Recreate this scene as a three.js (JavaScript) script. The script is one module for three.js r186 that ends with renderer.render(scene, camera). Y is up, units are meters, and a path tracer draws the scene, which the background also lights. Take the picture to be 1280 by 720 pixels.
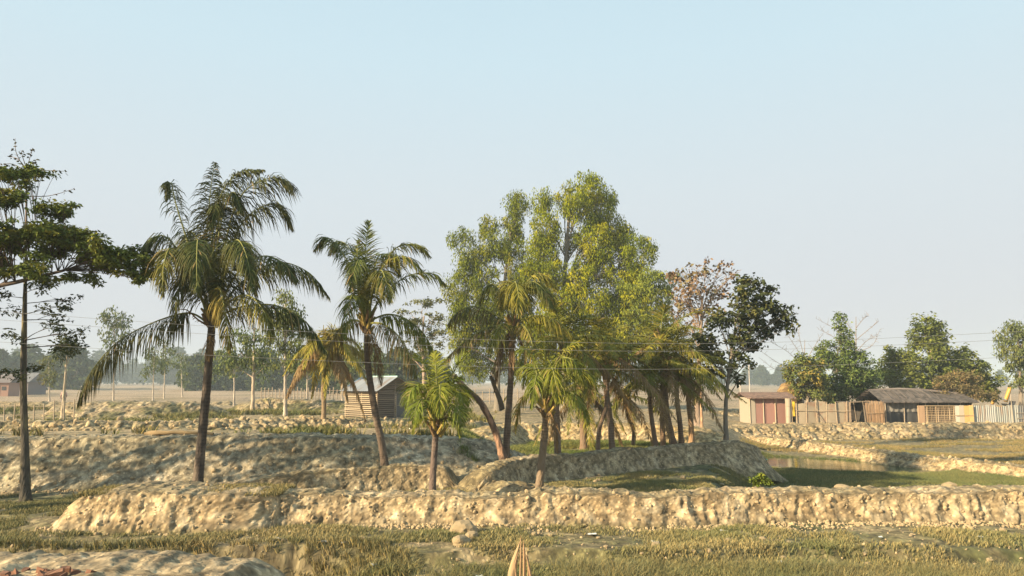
import * as THREE from 'three';
import { mergeGeometries } from 'three/addons/utils/BufferGeometryUtils.js';
import { MarchingCubes } from 'three/addons/objects/MarchingCubes.js';

// ---------------------------------------------------------------- camera, sky, sun, exposure
const FOCAL = 931, CAM_H = 2.7, PITCH = Math.atan(117 / FOCAL);      // focal length in pixels of a 1280 x 720 frame
const scene = new THREE.Scene();
const camera = new THREE.PerspectiveCamera(2 * Math.atan(360 / FOCAL) * 180 / Math.PI, 16 / 9, 0.1, 9000);
camera.position.set(0, CAM_H, 0);
camera.rotation.x = PITCH;

const SUN_EL = 22 * Math.PI / 180, SUN_BACK = 28 * Math.PI / 180;     // low sun from the left, a little behind the viewer
const sunDir = new THREE.Vector3(-Math.cos(SUN_EL) * Math.cos(SUN_BACK), Math.sin(SUN_EL), Math.cos(SUN_EL) * Math.sin(SUN_BACK));

function makeSky() {                                                   // clear hazy winter sky: pale grey at the horizon, soft blue above
  const W = 512, H = 256, data = new Float32Array(W * H * 4);
  const stops = [[-90, .40, .38, .34], [-1, .52, .52, .50], [0, .575, .585, .61], [6, .60, .63, .665], [14, .60, .67, .715], [24, .545, .69, .765], [40, .44, .63, .74], [90, .30, .48, .64]];
  for (let j = 0; j < H; j++) {
    const el = (j + .5) / H * 180 - 90;
    let k = 0; while (k < stops.length - 2 && el > stops[k + 1][0]) k++;
    const a = stops[k], b = stops[k + 1], SK = .49; let t = Math.min(1, Math.max(0, (el - a[0]) / (b[0] - a[0]))); 
    for (let i = 0; i < W; i++) {
      const az = ((i + .5) / W - .5) * 2 * Math.PI, c = Math.cos(el * Math.PI / 180);
      const dot = c * Math.cos(az) * sunDir.x + Math.sin(el * Math.PI / 180) * sunDir.y + c * Math.sin(az) * sunDir.z;
      const glow = el > 0 ? .16 * Math.pow(Math.max(0, dot), 6) : 0, o = (j * W + i) * 4;
      data[o] = SK * (a[1] + (b[1] - a[1]) * t + glow * 1.1); data[o + 1] = SK * (a[2] + (b[2] - a[2]) * t + glow * .95); data[o + 2] = SK * (a[3] + (b[3] - a[3]) * t + glow * .75); data[o + 3] = 1;
    }
  }
  const t = new THREE.DataTexture(data, W, H, THREE.RGBAFormat, THREE.FloatType);
  t.mapping = THREE.EquirectangularReflectionMapping; t.magFilter = t.minFilter = THREE.LinearFilter; t.needsUpdate = true;
  return t;
}
scene.background = makeSky(); scene.environment = scene.background;

const sun = new THREE.DirectionalLight(new THREE.Color().setRGB(1, .80, .52), 5);
sun.position.copy(sunDir).multiplyScalar(120).add(new THREE.Vector3(2, 0, -30)); sun.target.position.set(2, 0, -30);
sun.castShadow = true; sun.shadow.mapSize.set(4096, 4096); sun.shadow.radius = 1.4;
Object.assign(sun.shadow.camera, { left: -60, right: 60, top: 40, bottom: -40, near: 1, far: 320 });
scene.add(sun, sun.target);

const renderer = new THREE.WebGLRenderer({ antialias: true });
renderer.setSize(1024, 576);
renderer.toneMapping = THREE.LinearToneMapping; renderer.toneMappingExposure = 2.35;
renderer.shadowMap.enabled = true;

scene.fog = new THREE.FogExp2(new THREE.Color().setRGB(.78, .90, .97), 0.0008);

// ---------------------------------------------------------------- helpers
const V = (x = 0, y = 0, z = 0) => new THREE.Vector3(x, y, z);
const cP = Math.cos(PITCH), sP = Math.sin(PITCH);
function at(px, py, d) {                                               // photograph pixel + distance ahead -> point
  const vx = (px - 640) / FOCAL, vy = (360 - py) / FOCAL, t = d / (cP - vy * sP);
  return V(vx * t, CAM_H + (vy * cP + sP) * t, -d);
}
const xAt = (px, d) => (px - 640) / FOCAL * d * 1.0;
function seeded(s) { let a = s >>> 0; return () => { a = a + 0x6D2B79F5 | 0; let t = Math.imul(a ^ a >>> 15, 1 | a); t = t + Math.imul(t ^ t >>> 7, 61 | t) ^ t; return ((t ^ t >>> 14) >>> 0) / 4294967296; }; }
const lerp = (a, b, t) => a + (b - a) * t, clamp = (x, a = 0, b = 1) => Math.min(b, Math.max(a, x));
const sstep = (a, b, x) => { const t = clamp((x - a) / (b - a)); return t * t * (3 - 2 * t); };
function h3(x, y, z) { let h = Math.imul(x | 0, 374761393) ^ Math.imul(y | 0, 668265263) ^ Math.imul(z | 0, 2147483647 ^ 0x5bd1e995); h = Math.imul(h ^ h >>> 13, 1274126177); h = Math.imul(h ^ h >>> 15, 0x85ebca6b); return ((h ^ h >>> 16) >>> 0) / 4294967296; }
function noise(x, y, z = 0) {
  const i = Math.floor(x), j = Math.floor(y), k = Math.floor(z); let u = x - i, v = y - j, w = z - k;
  u = u * u * (3 - 2 * u); v = v * v * (3 - 2 * v); w = w * w * (3 - 2 * w);
  const a = lerp(lerp(h3(i, j, k), h3(i + 1, j, k), u), lerp(h3(i, j + 1, k), h3(i + 1, j + 1, k), u), v);
  if (z === 0) return a;
  return lerp(a, lerp(lerp(h3(i, j, k + 1), h3(i + 1, j, k + 1), u), lerp(h3(i, j + 1, k + 1), h3(i + 1, j + 1, k + 1), u), v), w);
}
function fbm(x, y, z = 0, n = 4) { let s = 0, a = .5, t = 0; for (let k = 0; k < n; k++) { s += a * noise(x, y, z); t += a; a *= .5; x = x * 2.03 + 17.1; y = y * 2.03 + 5.3; z = z === 0 ? 0 : z * 2.03 + 3.7; } return s / t; }
function worley(x, y) {                                                // [nearest, second, id]
  const i = Math.floor(x), j = Math.floor(y); let a = 9, b = 9, id = 0;
  for (let p = -1; p < 2; p++) for (let q = -1; q < 2; q++) {
    const cx = i + p + .1 + .8 * h3(i + p, j + q, 7), cy = j + q + .1 + .8 * h3(i + p, j + q, 13), dd = Math.hypot(cx - x, cy - y);
    if (dd < a) { b = a; a = dd; id = h3(i + p, j + q, 29); } else if (dd < b) b = dd;
  }
  return [a, b, id];
}
const numbers = {};
function numbered(name) { const n = numbers[name] = (numbers[name] ?? -1) + 1; return n ? `${name}_${String(n).padStart(3, '0')}` : name; }
function tag(o, label, category, group, kind) { o.userData.label = label; if (category) o.userData.category = category; if (group) o.userData.group = group; if (kind) o.userData.kind = kind; return o; }
function thing(name, pos, label, category, group) { const g = new THREE.Group(); g.name = numbered(name); g.position.copy(pos); scene.add(g); return tag(g, label, category, group); }
function mesh(name, geo, mat, parent = scene) { const m = new THREE.Mesh(geo, mat); m.name = parent === scene ? numbered(name) : name; m.castShadow = m.receiveShadow = true; parent.add(m); return m; }

class GB {                                                             // growing buffer of coloured triangles
  constructor() { this.p = []; this.c = []; this.i = []; this.u = []; }
  v(x, y, z, c, u = x, w = y + z) { this.p.push(x, y, z); this.c.push(c[0], c[1], c[2]); this.u.push(u, w); return this.p.length / 3 - 1; }
  t(a, b, c) { this.i.push(a, b, c); }
  q(a, b, c, d) { this.i.push(a, b, c, a, c, d); }
  tube(pts, rad, sides, col, wob = 0) {                                // rad(t), col(t, angle) ; smooth tapered tube through pts
    const n = pts.length; let base = -1, up = Math.abs(pts[n - 1].clone().sub(pts[0]).normalize().y) > .8 ? V(1, 0, 0) : V(0, 1, 0), len = 0;
    for (let k = 0; k < n; k++) {
      const T = pts[Math.min(n - 1, k + 1)].clone().sub(pts[Math.max(0, k - 1)]).normalize(), A = up.clone().sub(T.clone().multiplyScalar(up.dot(T))).normalize(), B = T.clone().cross(A);
      const t = k / (n - 1), r = rad(t); if (k) len += pts[k].distanceTo(pts[k - 1]);
      const row = this.p.length / 3;
      for (let s = 0; s <= sides; s++) {
        const a = s / sides * 2 * Math.PI, rr = r * (1 + wob * (noise((s % sides) * 1.7 + 3, len * 9) - .5)), x = Math.cos(a) * rr, y = Math.sin(a) * rr;
        this.v(pts[k].x + A.x * x + B.x * y, pts[k].y + A.y * x + B.y * y, pts[k].z + A.z * x + B.z * y, col(t, a), a * r * 1, len);
      }
      if (base >= 0) for (let s = 0; s < sides; s++) this.q(base + s, base + s + 1, row + s + 1, row + s);
      base = row;
    }
  }
  box(cx, cy, cz, sx, sy, sz, col, m) {
    const c = [[-1, -1, -1], [1, -1, -1], [1, 1, -1], [-1, 1, -1], [-1, -1, 1], [1, -1, 1], [1, 1, 1], [-1, 1, 1]].map(p => { const q = V(p[0] * sx / 2, p[1] * sy / 2, p[2] * sz / 2); if (m) q.applyMatrix4(m); return q.add(V(cx, cy, cz)); });
    for (const f of [[4, 5, 6, 7], [1, 0, 3, 2], [5, 1, 2, 6], [0, 4, 7, 3], [7, 6, 2, 3], [0, 1, 5, 4]]) { const a = f.map((k, n) => this.v(c[k].x, c[k].y, c[k].z, col, c[k].x + c[k].z, c[k].y + c[k].z * .3)); this.q(...a); }
  }
  geo() {
    const g = new THREE.BufferGeometry();
    g.setAttribute('position', new THREE.BufferAttribute(new Float32Array(this.p), 3));
    g.setAttribute('color', new THREE.BufferAttribute(new Float32Array(this.c), 3));
    g.setAttribute('uv', new THREE.BufferAttribute(new Float32Array(this.u), 2));
    g.setIndex(this.i); g.computeVertexNormals(); return g;
  }
}
const smooth = (pts, n) => new THREE.CatmullRomCurve3(pts, false, 'centripetal').getPoints(n);

// ---------------------------------------------------------------- textures and materials
function tex(size, f, srgb) {                                          // f(u, v) -> [r, g, b] 0..1 ; tileable by blending
  const d = new Uint8Array(size * size * 4);
  for (let j = 0; j < size; j++) for (let i = 0; i < size; i++) { const c = f(i / size, j / size), o = (j * size + i) * 4; for (let k = 0; k < 3; k++) d[o + k] = clamp(c[k]) * 255; d[o + 3] = 255; }
  const t = new THREE.DataTexture(d, size, size); t.wrapS = t.wrapT = THREE.RepeatWrapping; t.magFilter = THREE.LinearFilter; t.minFilter = THREE.LinearMipmapLinearFilter; t.generateMipmaps = true;
  if (srgb) t.colorSpace = THREE.SRGBColorSpace; t.needsUpdate = true; return t;
}
function tileable(f, n) { return (u, v) => { const x = u * n, y = v * n, a = sstep(.8, 1, u), b = sstep(.8, 1, v); return lerp(lerp(f(x, y), f(x - n, y), a), lerp(f(x, y - n), f(x - n, y - n), a), b); }; }
const soilN = tileable((x, y) => fbm(x + 40, y + 40, 0, 6), 14), soilC = tileable((x, y) => { const w = worley(x + 60, y + 60); return w[2] * sstep(.5, .2, w[0]); }, 26);
const soilMap = tex(768, (u, v) => { const n = soilN(u, v), s = soilC(u, v), k = .585 + .55 * (n - .5) * 1.6 + .28 * Math.pow(s, 3); return [k + .12, k + .11, k + .09]; }, true);
const soilBump = tex(768, (u, v) => { const k = soilN(u, v) * .8 + soilC(u, v) * .25; return [k, k, k]; });
function rep(t, n) { const c = t.clone(); c.repeat.set(n, n); c.needsUpdate = true; return c; }
const soil = new THREE.MeshStandardMaterial({ vertexColors: true, map: rep(soilMap, .55), bumpMap: rep(soilBump, .55), bumpScale: .024, roughness: 1 });
const clodMat = new THREE.MeshStandardMaterial({ vertexColors: true, color: new THREE.Color().setRGB(.68, .66, .62), roughness: 1 });
const soilFar = new THREE.MeshStandardMaterial({ vertexColors: true, map: rep(soilMap, .25), bumpMap: rep(soilBump, .25), bumpScale: .06, roughness: 1 });
const leafMat = new THREE.MeshPhysicalMaterial({ vertexColors: true, roughness: .9, side: THREE.DoubleSide, transmission: .16, thickness: 0, specularIntensity: .1 });
const palmMat = new THREE.MeshPhysicalMaterial({ vertexColors: true, roughness: .62, side: THREE.DoubleSide, transmission: .12, thickness: 0, specularIntensity: .18 });
const grassMat = new THREE.MeshStandardMaterial({ roughness: .9, side: THREE.DoubleSide, vertexColors: true });
const barkBump = tex(256, tileable ? (() => { const f = tileable((x, y) => fbm(x * 2.2 + 9, y * .6 + 3, 0, 5), 12); return (u, v) => { const k = f(u, v); return [k, k, k]; }; })() : 0);
const bark = new THREE.MeshStandardMaterial({ vertexColors: true, roughness: .95, bumpMap: rep(barkBump, 1.2), bumpScale: .03 });
const plain = new THREE.MeshStandardMaterial({ vertexColors: true, roughness: .85 });
const cloth = new THREE.MeshStandardMaterial({ vertexColors: true, roughness: .95, side: THREE.DoubleSide });
// ---------------------------------------------------------------- ground
const pondMask = (x, d) => { const u = x / d; return sstep(.255, .345, u) * sstep(16.8, 19, d) * (1 - sstep(48.2, 50.4, d)); };
function gh(x, z) {                                                    // height of the ground, metres
  const d = -z, u = x / Math.max(d, .1); let y = 0;
  y -= pondMask(x, d) * .9;                                            // the dug-out pond and low field
  const wx = (x - 13.2 - (34.5 - d) * .55) / 4.0, wz = (d - 34) / 4.2, wr = Math.hypot(wx, wz) + .25 * (fbm(x * .4, z * .4) - .5);
  y -= .34 * (1 - sstep(.7, 1.0, wr)) * pondMask(x, d);              // pond bed under water
  y += sstep(48.4, 50.4, d) * sstep(.24, .32, u) * (-.1);
  const left = 1 - sstep(-.075, -.015, u);
  y += left * sstep(20.6, 22, d) * lerp(.95, .45, sstep(22, 40, d));
  y += (1 - left) * sstep(35.2, 37, d) * (1 - sstep(.23, .3, u)) * .42;
  y += sstep(52, 90, d) * (u > 0 ? .25 * sstep(.2, .35, u) : 0);
  // ditch in the foreground, its far side cut steeply
  const dm = (1 - sstep(-3.6, -1.6, x + .5 * (noise(x * .9, 3) - .5))) , cut = 12.75 + .35 * (fbm(x * .8, 1.5) - .5) + .12 * (fbm(x * 4, 2.5) - .5);
  y -= dm * .55 * sstep(7.2, 8.6, d) * (1 - sstep(cut - .25, cut + .06, d));
  const rcut = 12.35 + .6 * (fbm(x * .5 + 7, 4.2) - .5) + .2 * (fbm(x * 3, 9.1) - .5);
  y -= (1 - dm) * .16 * (1 - sstep(rcut - .2, rcut + .05, d));
  const near = 1 - sstep(60, 120, d);
  y += near * (.16 * (fbm(x * .35 + 3, z * .35 + 8, 0, 3) - .5) + .07 * (fbm(x * 1.7, z * 1.7, 0, 3) - .5)) * (d > 24 && pondMask(x, d) > .4 ? .55 : 1);
  if (d < 45) y += .028 * (fbm(x * 7, z * 7, 0, 3) - .5) + .018 * (fbm(x * 19, z * 19, 0, 2) - .5);
  y -= 2.1 * (1 - sstep(.5, 1, Math.hypot((x - 46) / 9, (d - 71) / 9)));
  if (d > 35) y += .5 * sstep(35, 60, d) * (fbm(x * .11 + 2, z * .16 + 2, 0, 4) - .5) * (1 - sstep(150, 400, d)) * (pondMask(x, d) > .1 ? .35 : 1);
  return y;
}
const DIRT = [.56, .43, .255], DRY = [.43, .34, .185], GRASS = [.13, .14, .05], OLIVE = [.24, .21, .09], FIELD = [.66, .49, .33], MUD = [.16, .14, .085];
const mixc = (a, b, t) => [lerp(a[0], b[0], t), lerp(a[1], b[1], t), lerp(a[2], b[2], t)];
function groundColor(x, z) {                                           // what grows or lies there
  const d = -z, u = x / Math.max(d, .1), n1 = fbm(x * .55 + 11, z * .55 + 4, 0, 4), n2 = fbm(x * 3.1, z * 3.1, 0, 3), n3 = fbm(x * .13 + 5, z * .2, 0, 3);
  let c = mixc(OLIVE, GRASS, sstep(.35, .62, n1));
  c = mixc(c, DRY, sstep(.50, .66, n2) * .55);
  if (d < 60) c = mixc(c, DIRT, sstep(.60, .72, fbm(x * 1.2 + 31, z * 1.2 + 7, 0, 3)) * .7);
  const p = pondMask(x, d);
  if (p > .01) { const back = sstep(38, 41, d + (x - 10) * .62); c = mixc(c, mixc([.18, .185, .065], mixc(DRY, OLIVE, n1), back), p); }
  if (d > 22) { const far = sstep(22, 26, d) * (1 - p) * (u < -.06 ? 1 : sstep(33, 36, d)); c = mixc(c, mixc(mixc(DRY, OLIVE, sstep(.5, .64, n1)), DIRT, sstep(.38, .5, n2) * .8), far); }
  if (d > 60) c = mixc(c, mixc(mixc(FIELD, [.54, .40, .25], n3), OLIVE, sstep(.54, .66, n3) * .5), sstep(60, 100, d));
  // trodden path along the foot of the bank
  const path = Math.exp(-Math.pow((d - 13.7 - .2 * Math.sin(x * .35) - .2 * (noise(x * .6, 2) - .5)) / .09, 2)) * sstep(-9, -3, x); c = mixc(c, DIRT, path * .65);
  const path2 = Math.exp(-Math.pow((d - 16.0 + .12 * (x + 9)) / .16, 2)) * (1 - sstep(-7.6, -6.9, x)); c = mixc(c, [.46, .37, .23], path2 * .8);
  const cut = 12.75 + .35 * (fbm(x * .8, 1.5) - .5), dm = 1 - sstep(-3.6, -1.6, x);
  c = mixc(c, mixc(MUD, DRY, n2), dm * sstep(cut - .5, cut - .2, d) * (1 - sstep(cut, cut + .1, d)) * .9);
  if (d < 12.3) c = mixc(c, MUD, dm * .5 * sstep(.4, .6, n1));
  return c;
}
{
  const rows = [-40, -12, 0, 3]; let d = 5.5; while (d < 5000) { rows.push(d); d *= d < 70 ? 1.0066 : d < 200 ? 1.02 : 1.12; }
  const cols = [], N = 440; cols.push(-4, -2.4, -1.6, -1.2); for (let k = 0; k <= N; k++) cols.push(-.95 + 1.9 * k / N); cols.push(1.2, 1.6, 2.4, 4);
  const g = new GB(), M = cols.length;
  rows.forEach((dd, r) => cols.forEach(t => { const x = t * (Math.abs(dd) + (dd < 3 ? 6 : .8)), y = dd < 5 ? 0 : gh(x, -dd); g.v(x, y, -dd, dd < 5 ? OLIVE : groundColor(x, -dd), x, dd); }));
  for (let r = 0; r < rows.length - 1; r++) for (let k = 0; k < M - 1; k++) { const a = r * M + k; g.q(a, a + 1, a + M + 1, a + M); }
  tag(mesh('ground', g.geo(), soil), 'dry grassy and bare clay ground reaching to the horizon', null, null, 'structure');
}
{ // pond water
  const s = new THREE.Shape(); for (let k = 0; k < 48; k++) { const a = k / 48 * Math.PI * 2; s[k ? 'lineTo' : 'moveTo'](13.2 + 4.6 * Math.cos(a) - 2.6 * Math.sin(a), 34.1 + 4.8 * Math.sin(a)); }
  const g = new THREE.ShapeGeometry(s); g.rotateX(-Math.PI / 2);
  const rip = tex(256, (u, v) => { const f = tileable((x, y) => fbm(x * .7 + 3, y * 2.4 + 8, 0, 4), 10)(u, v); return [f, f, f]; });
  tag(mesh('pond_water', g, new THREE.MeshPhysicalMaterial({ color: new THREE.Color().setRGB(.035, .06, .022), roughness: .09, bumpMap: rep(rip, .4), bumpScale: .006, specularIntensity: 1 })), 'still green pond water beyond the clay bank', null, null, 'structure').position.y = -.97;
}

// ---------------------------------------------------------------- clay banks: swept, lumpy clods as relief
const rearClods = [], nearClods = [], fieldClods = [];
function bank(name, label, path, o) {
  // path: [x, z, crestY, halfCrest, frontRun, backRun, frontFootY, backFootY]; o: {du, lump, amp, grass, rows, stretch, seed}
  const P = path.map(p => p.slice()), g = new GB(); let s = 0; const acc = [0];
  for (let k = 1; k < P.length; k++) { s += Math.hypot(P[k][0] - P[k - 1][0], P[k][1] - P[k - 1][1]); acc.push(s); }
  const centre = new THREE.CatmullRomCurve3(P.map(p => V(p[0], 0, p[1])), false, 'centripetal'), n = Math.round(s / o.du), R = o.rows ?? 44, sd = o.seed ?? 0;
  const pts = centre.getSpacedPoints(n);
  const param = q => { let best = 0, bd = 1e9; for (let k = 0; k < P.length - 1; k++) { const ax = P[k][0], az = P[k][1], bx = P[k + 1][0] - ax, bz = P[k + 1][1] - az, t = clamp(((q.x - ax) * bx + (q.z - az) * bz) / (bx * bx + bz * bz)), e = Math.hypot(ax + bx * t - q.x, az + bz * t - q.z); if (e < bd) { bd = e; best = k + t; } } return best; };
  const prof = [];                                                     // v -> section place: front face finest
  for (let k = 0; k <= R; k++) { const t = k / R; prof.push(t < .66 ? t / .66 * 1.0 : t < .84 ? 1 + (t - .66) / .18 : 2 + (t - .84) / .16); }
  const pos = [];
  for (let i = 0; i <= n; i++) {
    const q = pts[i], T = pts[Math.min(n, i + 1)].clone().sub(pts[Math.max(0, i - 1)]).normalize(), N = V(-T.z, 0, T.x);   // towards the front
    const w = param(q), k = Math.min(P.length - 2, Math.floor(w)), f = w - k, A = P[k].map((a, m) => lerp(a, P[k + 1][m], f)), su = i * s / n;
    const end = o.endless ? 1 : sstep(0, o.taper ?? .6, su) * sstep(0, o.taper ?? .6, s - su);
    const hc = (A[2] - Math.max(A[6], A[7]) * 0) , wob = (o.wob ?? .12) * (fbm(su * .7 + sd, 1.3) - .5) + .09 * (fbm(su * 3 + sd, 5.1) - .5), front = A[4] * (1 + .5 * (fbm(su * 1.1 + sd, 7.7) - .5));
    for (let r = 0; r <= R; r++) {
      const v = prof[r]; let off, y, nx, ny;
      const foot = A[6], backFoot = A[7], crest = lerp(Math.max(foot, backFoot), hc + wob, end);
      if (v <= 1) { const e = o.round ? sstep(0, 1, v) : v; off = A[3] + front * (1 - v) - .10 * Math.sin(v * Math.PI) * (o.hollow ?? 1); y = lerp(foot - .12, crest - .02, Math.pow(e, o.bulge ?? .85)); nx = .9; ny = .42; if (v > .88) { nx = .6; ny = .8; } if (o.round) { nx = .6; ny = .8; } }
      else if (v <= 2) { off = lerp(A[3], -A[3], v - 1); y = crest + .03 * Math.sin((v - 1) * Math.PI); nx = 0; ny = 1; }
      else { off = -A[3] - A[5] * (v - 2); y = lerp(crest - .02, backFoot - .12, v - 2); nx = -.6; ny = .8; }
      // relief: clods stacked on the face, gullies between them
      const face = v <= 1 ? sstep(-.05, .25, v) : v <= 2 ? .95 : .8, hh = v <= 1 ? v * Math.hypot(front, crest - foot + .1) : off * .7 + 9;
      const L = o.lump, su2 = su + .35 * L * (fbm(su / L * .9 + sd, hh / L, 0, 2) - .5) * 2, w1 = worley(su2 / L + sd * 3.1, hh / (L * (o.stretch ?? 1.25)) + sd), w2 = worley(su2 / (L * .42) + 40 + sd, hh / (L * .42) + 9);
      const big = worley(su2 / (L * 2.6) + 70 + sd, hh / (L * 3.4) + 3.3);
      let disp = o.amp * (Math.sqrt(Math.max(0, 1 - w1[0] * w1[0] * 1.15)) * .95 * (.55 + .9 * w1[2]) + .36 * (1 - w2[0]) * w2[2] * 1.4 + .6 * Math.sqrt(sstep(0, .35, big[1] - big[0])) + .35 * (fbm(su * 14, hh * 14, sd + 2.2, 3) - .5) - 1.0) * face;
      disp += o.amp * .5 * (fbm(su * 1.4 + sd, hh * .8, 0, 3) - .5);
      if (v > .8 && v < 2.3) y += .05 * (fbm(su * 6 + sd, off * 6 + 4, 0, 4) - .5) + .035 * (noise(su * 17, off * 13 + sd) - .5);
      if (o.flute && v <= 1) disp += o.flute * (1 - 2 * Math.abs(fbm(su * 3.2 + .5 * noise(su * 2, hh * 2) + sd, hh * .7, 0, 3) - .5) * 2 - .5) * sstep(0, .2, v);
      off += nx * disp; y += ny * disp * (v > 1 ? .8 : 1);
      // colour: pale dry clay, grass towards the foot and on top, moss where it grows
      const m1 = fbm(su * 1.3 + sd * 7, hh * 1.3 + 2, 0, 4), m2 = fbm(su * 5 + sd, hh * 5, 0, 3);
      let c = mixc(o.a ?? [.62, .485, .295], o.b ?? [.54, .405, .235], sstep(.35, .65, m1)); c = mixc(c, [.66, .56, .39], sstep(.55, .75, m2) * .55);
      
      const gr = o.grass ?? .3; let k2 = 0; if (v <= 1) k2 = sstep(.30, .0, v - .25 * (m1 - .5)) * gr * 1.6; else if (v <= 2) k2 = (o.top ?? gr) * sstep(.4, .6, m1); else k2 = gr;
      if (o.mossy) k2 = Math.max(k2, o.mossy * sstep(.40, .62, fbm(su * .9 + 3 + sd, hh * 1.6, 0, 4)) * (v <= 1.1 ? 1 : .4));
      c = mixc(c, mixc(GRASS, OLIVE, m2), clamp(k2));
      const X = q.x + N.x * off, Z = q.z + N.z * off; if (o.clods && v < 2 && h3(i, r, 77) < o.clods[0] && v > .08) o.clods[2].push([X, Z, o.clods[1] * (.25 + .9 * h3(i, r, 78) ** 3), y]);
      g.v(X, y, Z, c, su * 1.0, v <= 1 ? v * Math.hypot(front, crest - foot + .1) : v <= 2 ? 3 - off : 6 - off);
    }
  }
  const M = R + 1; for (let i = 0; i < n; i++) for (let r = 0; r < R; r++) { const a = i * M + r; g.q(a, a + M, a + M + 1, a + 1); }
  return tag(mesh(name, g.geo(), o.mat ?? soil), label, null, null, 'structure');
}
const B = (px, d, ...r) => [xAt(px, d), -d, ...r];
// near bank right across the picture
bank('clay_bank', 'long lumpy sunlit clay bank crossing the foreground', [
  B(82, 14.72, .10, .25, .5, .7, -.02, 0), B(109, 14.77, .42, .45, .45, 1, -.02, 0), B(164, 14.92, .60, .7, .42, 1.2, -.02, 0), B(250, 14.92, .60, .75, .42, 1.2, -.02, .05), B(320, 14.92, .56, .6, .45, 1.1, -.02, 0), B(365, 15.08, .52, .4, .4, .8, -.02, -.1),
  B(480, 15.14, .50, .34, .34, .7, 0, -.15), B(600, 15.04, .50, .34, .34, .7, 0, -.15), B(690, 15.09, .55, .36, .34, .7, 0, -.15), B(800, 15.08, .50, .34, .34, .7, 0, -.3), B(900, 15.29, .54, .36, .32, .8, 0, -.5), B(1040, 15.36, .54, .38, .32, .9, 0, -.9), B(1160, 15.36, .54, .4, .32, .9, 0, -.9), B(1290, 15.36, .54, .4, .32, .9, 0, -.9), B(1420, 15.46, .53, .4, .32, .9, 0, -.9)],
  { du: .026, clods: [.012, .045, nearClods], lump: .125, amp: .036, flute: .045, rows: 60, stretch: 1.9, grass: .5, top: .35, seed: 1.7, hollow: .7 });
// shaded bank behind it, receding to the right
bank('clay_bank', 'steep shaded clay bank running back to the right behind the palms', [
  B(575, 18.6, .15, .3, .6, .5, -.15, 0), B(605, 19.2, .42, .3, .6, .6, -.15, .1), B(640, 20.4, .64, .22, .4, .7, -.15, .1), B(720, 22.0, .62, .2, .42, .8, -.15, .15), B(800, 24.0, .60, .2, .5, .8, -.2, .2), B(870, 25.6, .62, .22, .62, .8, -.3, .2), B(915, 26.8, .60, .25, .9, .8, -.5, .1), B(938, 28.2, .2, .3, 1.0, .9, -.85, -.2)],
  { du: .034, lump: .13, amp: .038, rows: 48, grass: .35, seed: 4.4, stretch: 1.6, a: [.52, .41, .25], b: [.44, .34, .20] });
bank('clay_bank', 'low slumped mound of clay at the start of the receding bank', [B(590, 17.9, .05, .2, .5, .6, -.15, 0), B(630, 18.2, .30, .35, .6, .8, -.15, .1), B(680, 18.9, .12, .25, .7, .7, -.15, .1), B(712, 19.4, -.1, .2, .6, .6, -.2, 0)], { du: .04, lump: .2, amp: .06, rows: 34, grass: .5, seed: 9.1, round: true });
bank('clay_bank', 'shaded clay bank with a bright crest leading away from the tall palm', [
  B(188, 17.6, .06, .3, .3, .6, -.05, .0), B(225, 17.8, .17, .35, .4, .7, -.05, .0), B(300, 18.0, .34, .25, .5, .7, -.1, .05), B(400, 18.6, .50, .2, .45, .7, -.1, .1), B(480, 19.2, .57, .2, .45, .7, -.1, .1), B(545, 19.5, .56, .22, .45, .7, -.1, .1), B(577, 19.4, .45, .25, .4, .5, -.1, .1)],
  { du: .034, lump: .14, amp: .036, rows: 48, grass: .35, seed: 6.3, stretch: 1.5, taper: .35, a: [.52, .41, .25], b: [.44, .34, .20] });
// high rear bank on the left
bank('clay_bank', 'high broad bank of grey clods crossing behind the tall palm', [
  B(-420, 19.6, 1.18, .5, 1.2, 1.4, -.05, .7), B(-100, 19.9, 1.15, .5, 1.2, 1.4, -.05, .7), B(100, 20.4, 1.2, .5, 1.3, 1.4, -.05, .7), B(300, 20.9, 1.2, .5, 1.35, 1.5, -.05, .7), B(450, 21.6, 1.16, .5, 1.4, 1.6, -.05, .6), B(560, 22.4, 1.08, .5, 1.5, 1.8, -.05, .4), B(615, 23.4, .8, .5, 1.5, 1.8, -.05, .2), B(655, 24.5, .2, .5, 1.2, 1.5, -.05, .0)],
  { du: .042, clods: [.02, .055, rearClods], lump: .15, amp: .045, rows: 76, grass: .75, top: .25, seed: 12.4, stretch: 1.05, bulge: 1.05, hollow: 0, mossy: .3, a: [.66, .57, .41], b: [.57, .48, .33] });
// lit bank behind the palms
bank('clay_bank', 'sunlit yellow clay bank behind the palm grove', [
  B(585, 31.2, .5, .5, .8, 1.5, .38, .38), B(606, 32.2, .62, .5, .9, 1.5, .1, .38), B(640, 34.5, .75, .5, 1.1, 1.5, 0, .4), B(740, 35.2, .72, .5, 1.2, 1.5, 0, .4), B(820, 34.6, .72, .5, 1.2, 1.5, 0, .4), B(875, 34, .55, .5, 1.2, 1.5, 0, .3), B(915, 33.5, .2, .4, 1, 1.2, -.2, .0)],
  { du: .07, lump: .4, amp: .12, rows: 34, grass: .1, top: .2, seed: 15.2, a: [.62, .47, .25], b: [.56, .41, .2], bulge: 1.0 });
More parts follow.
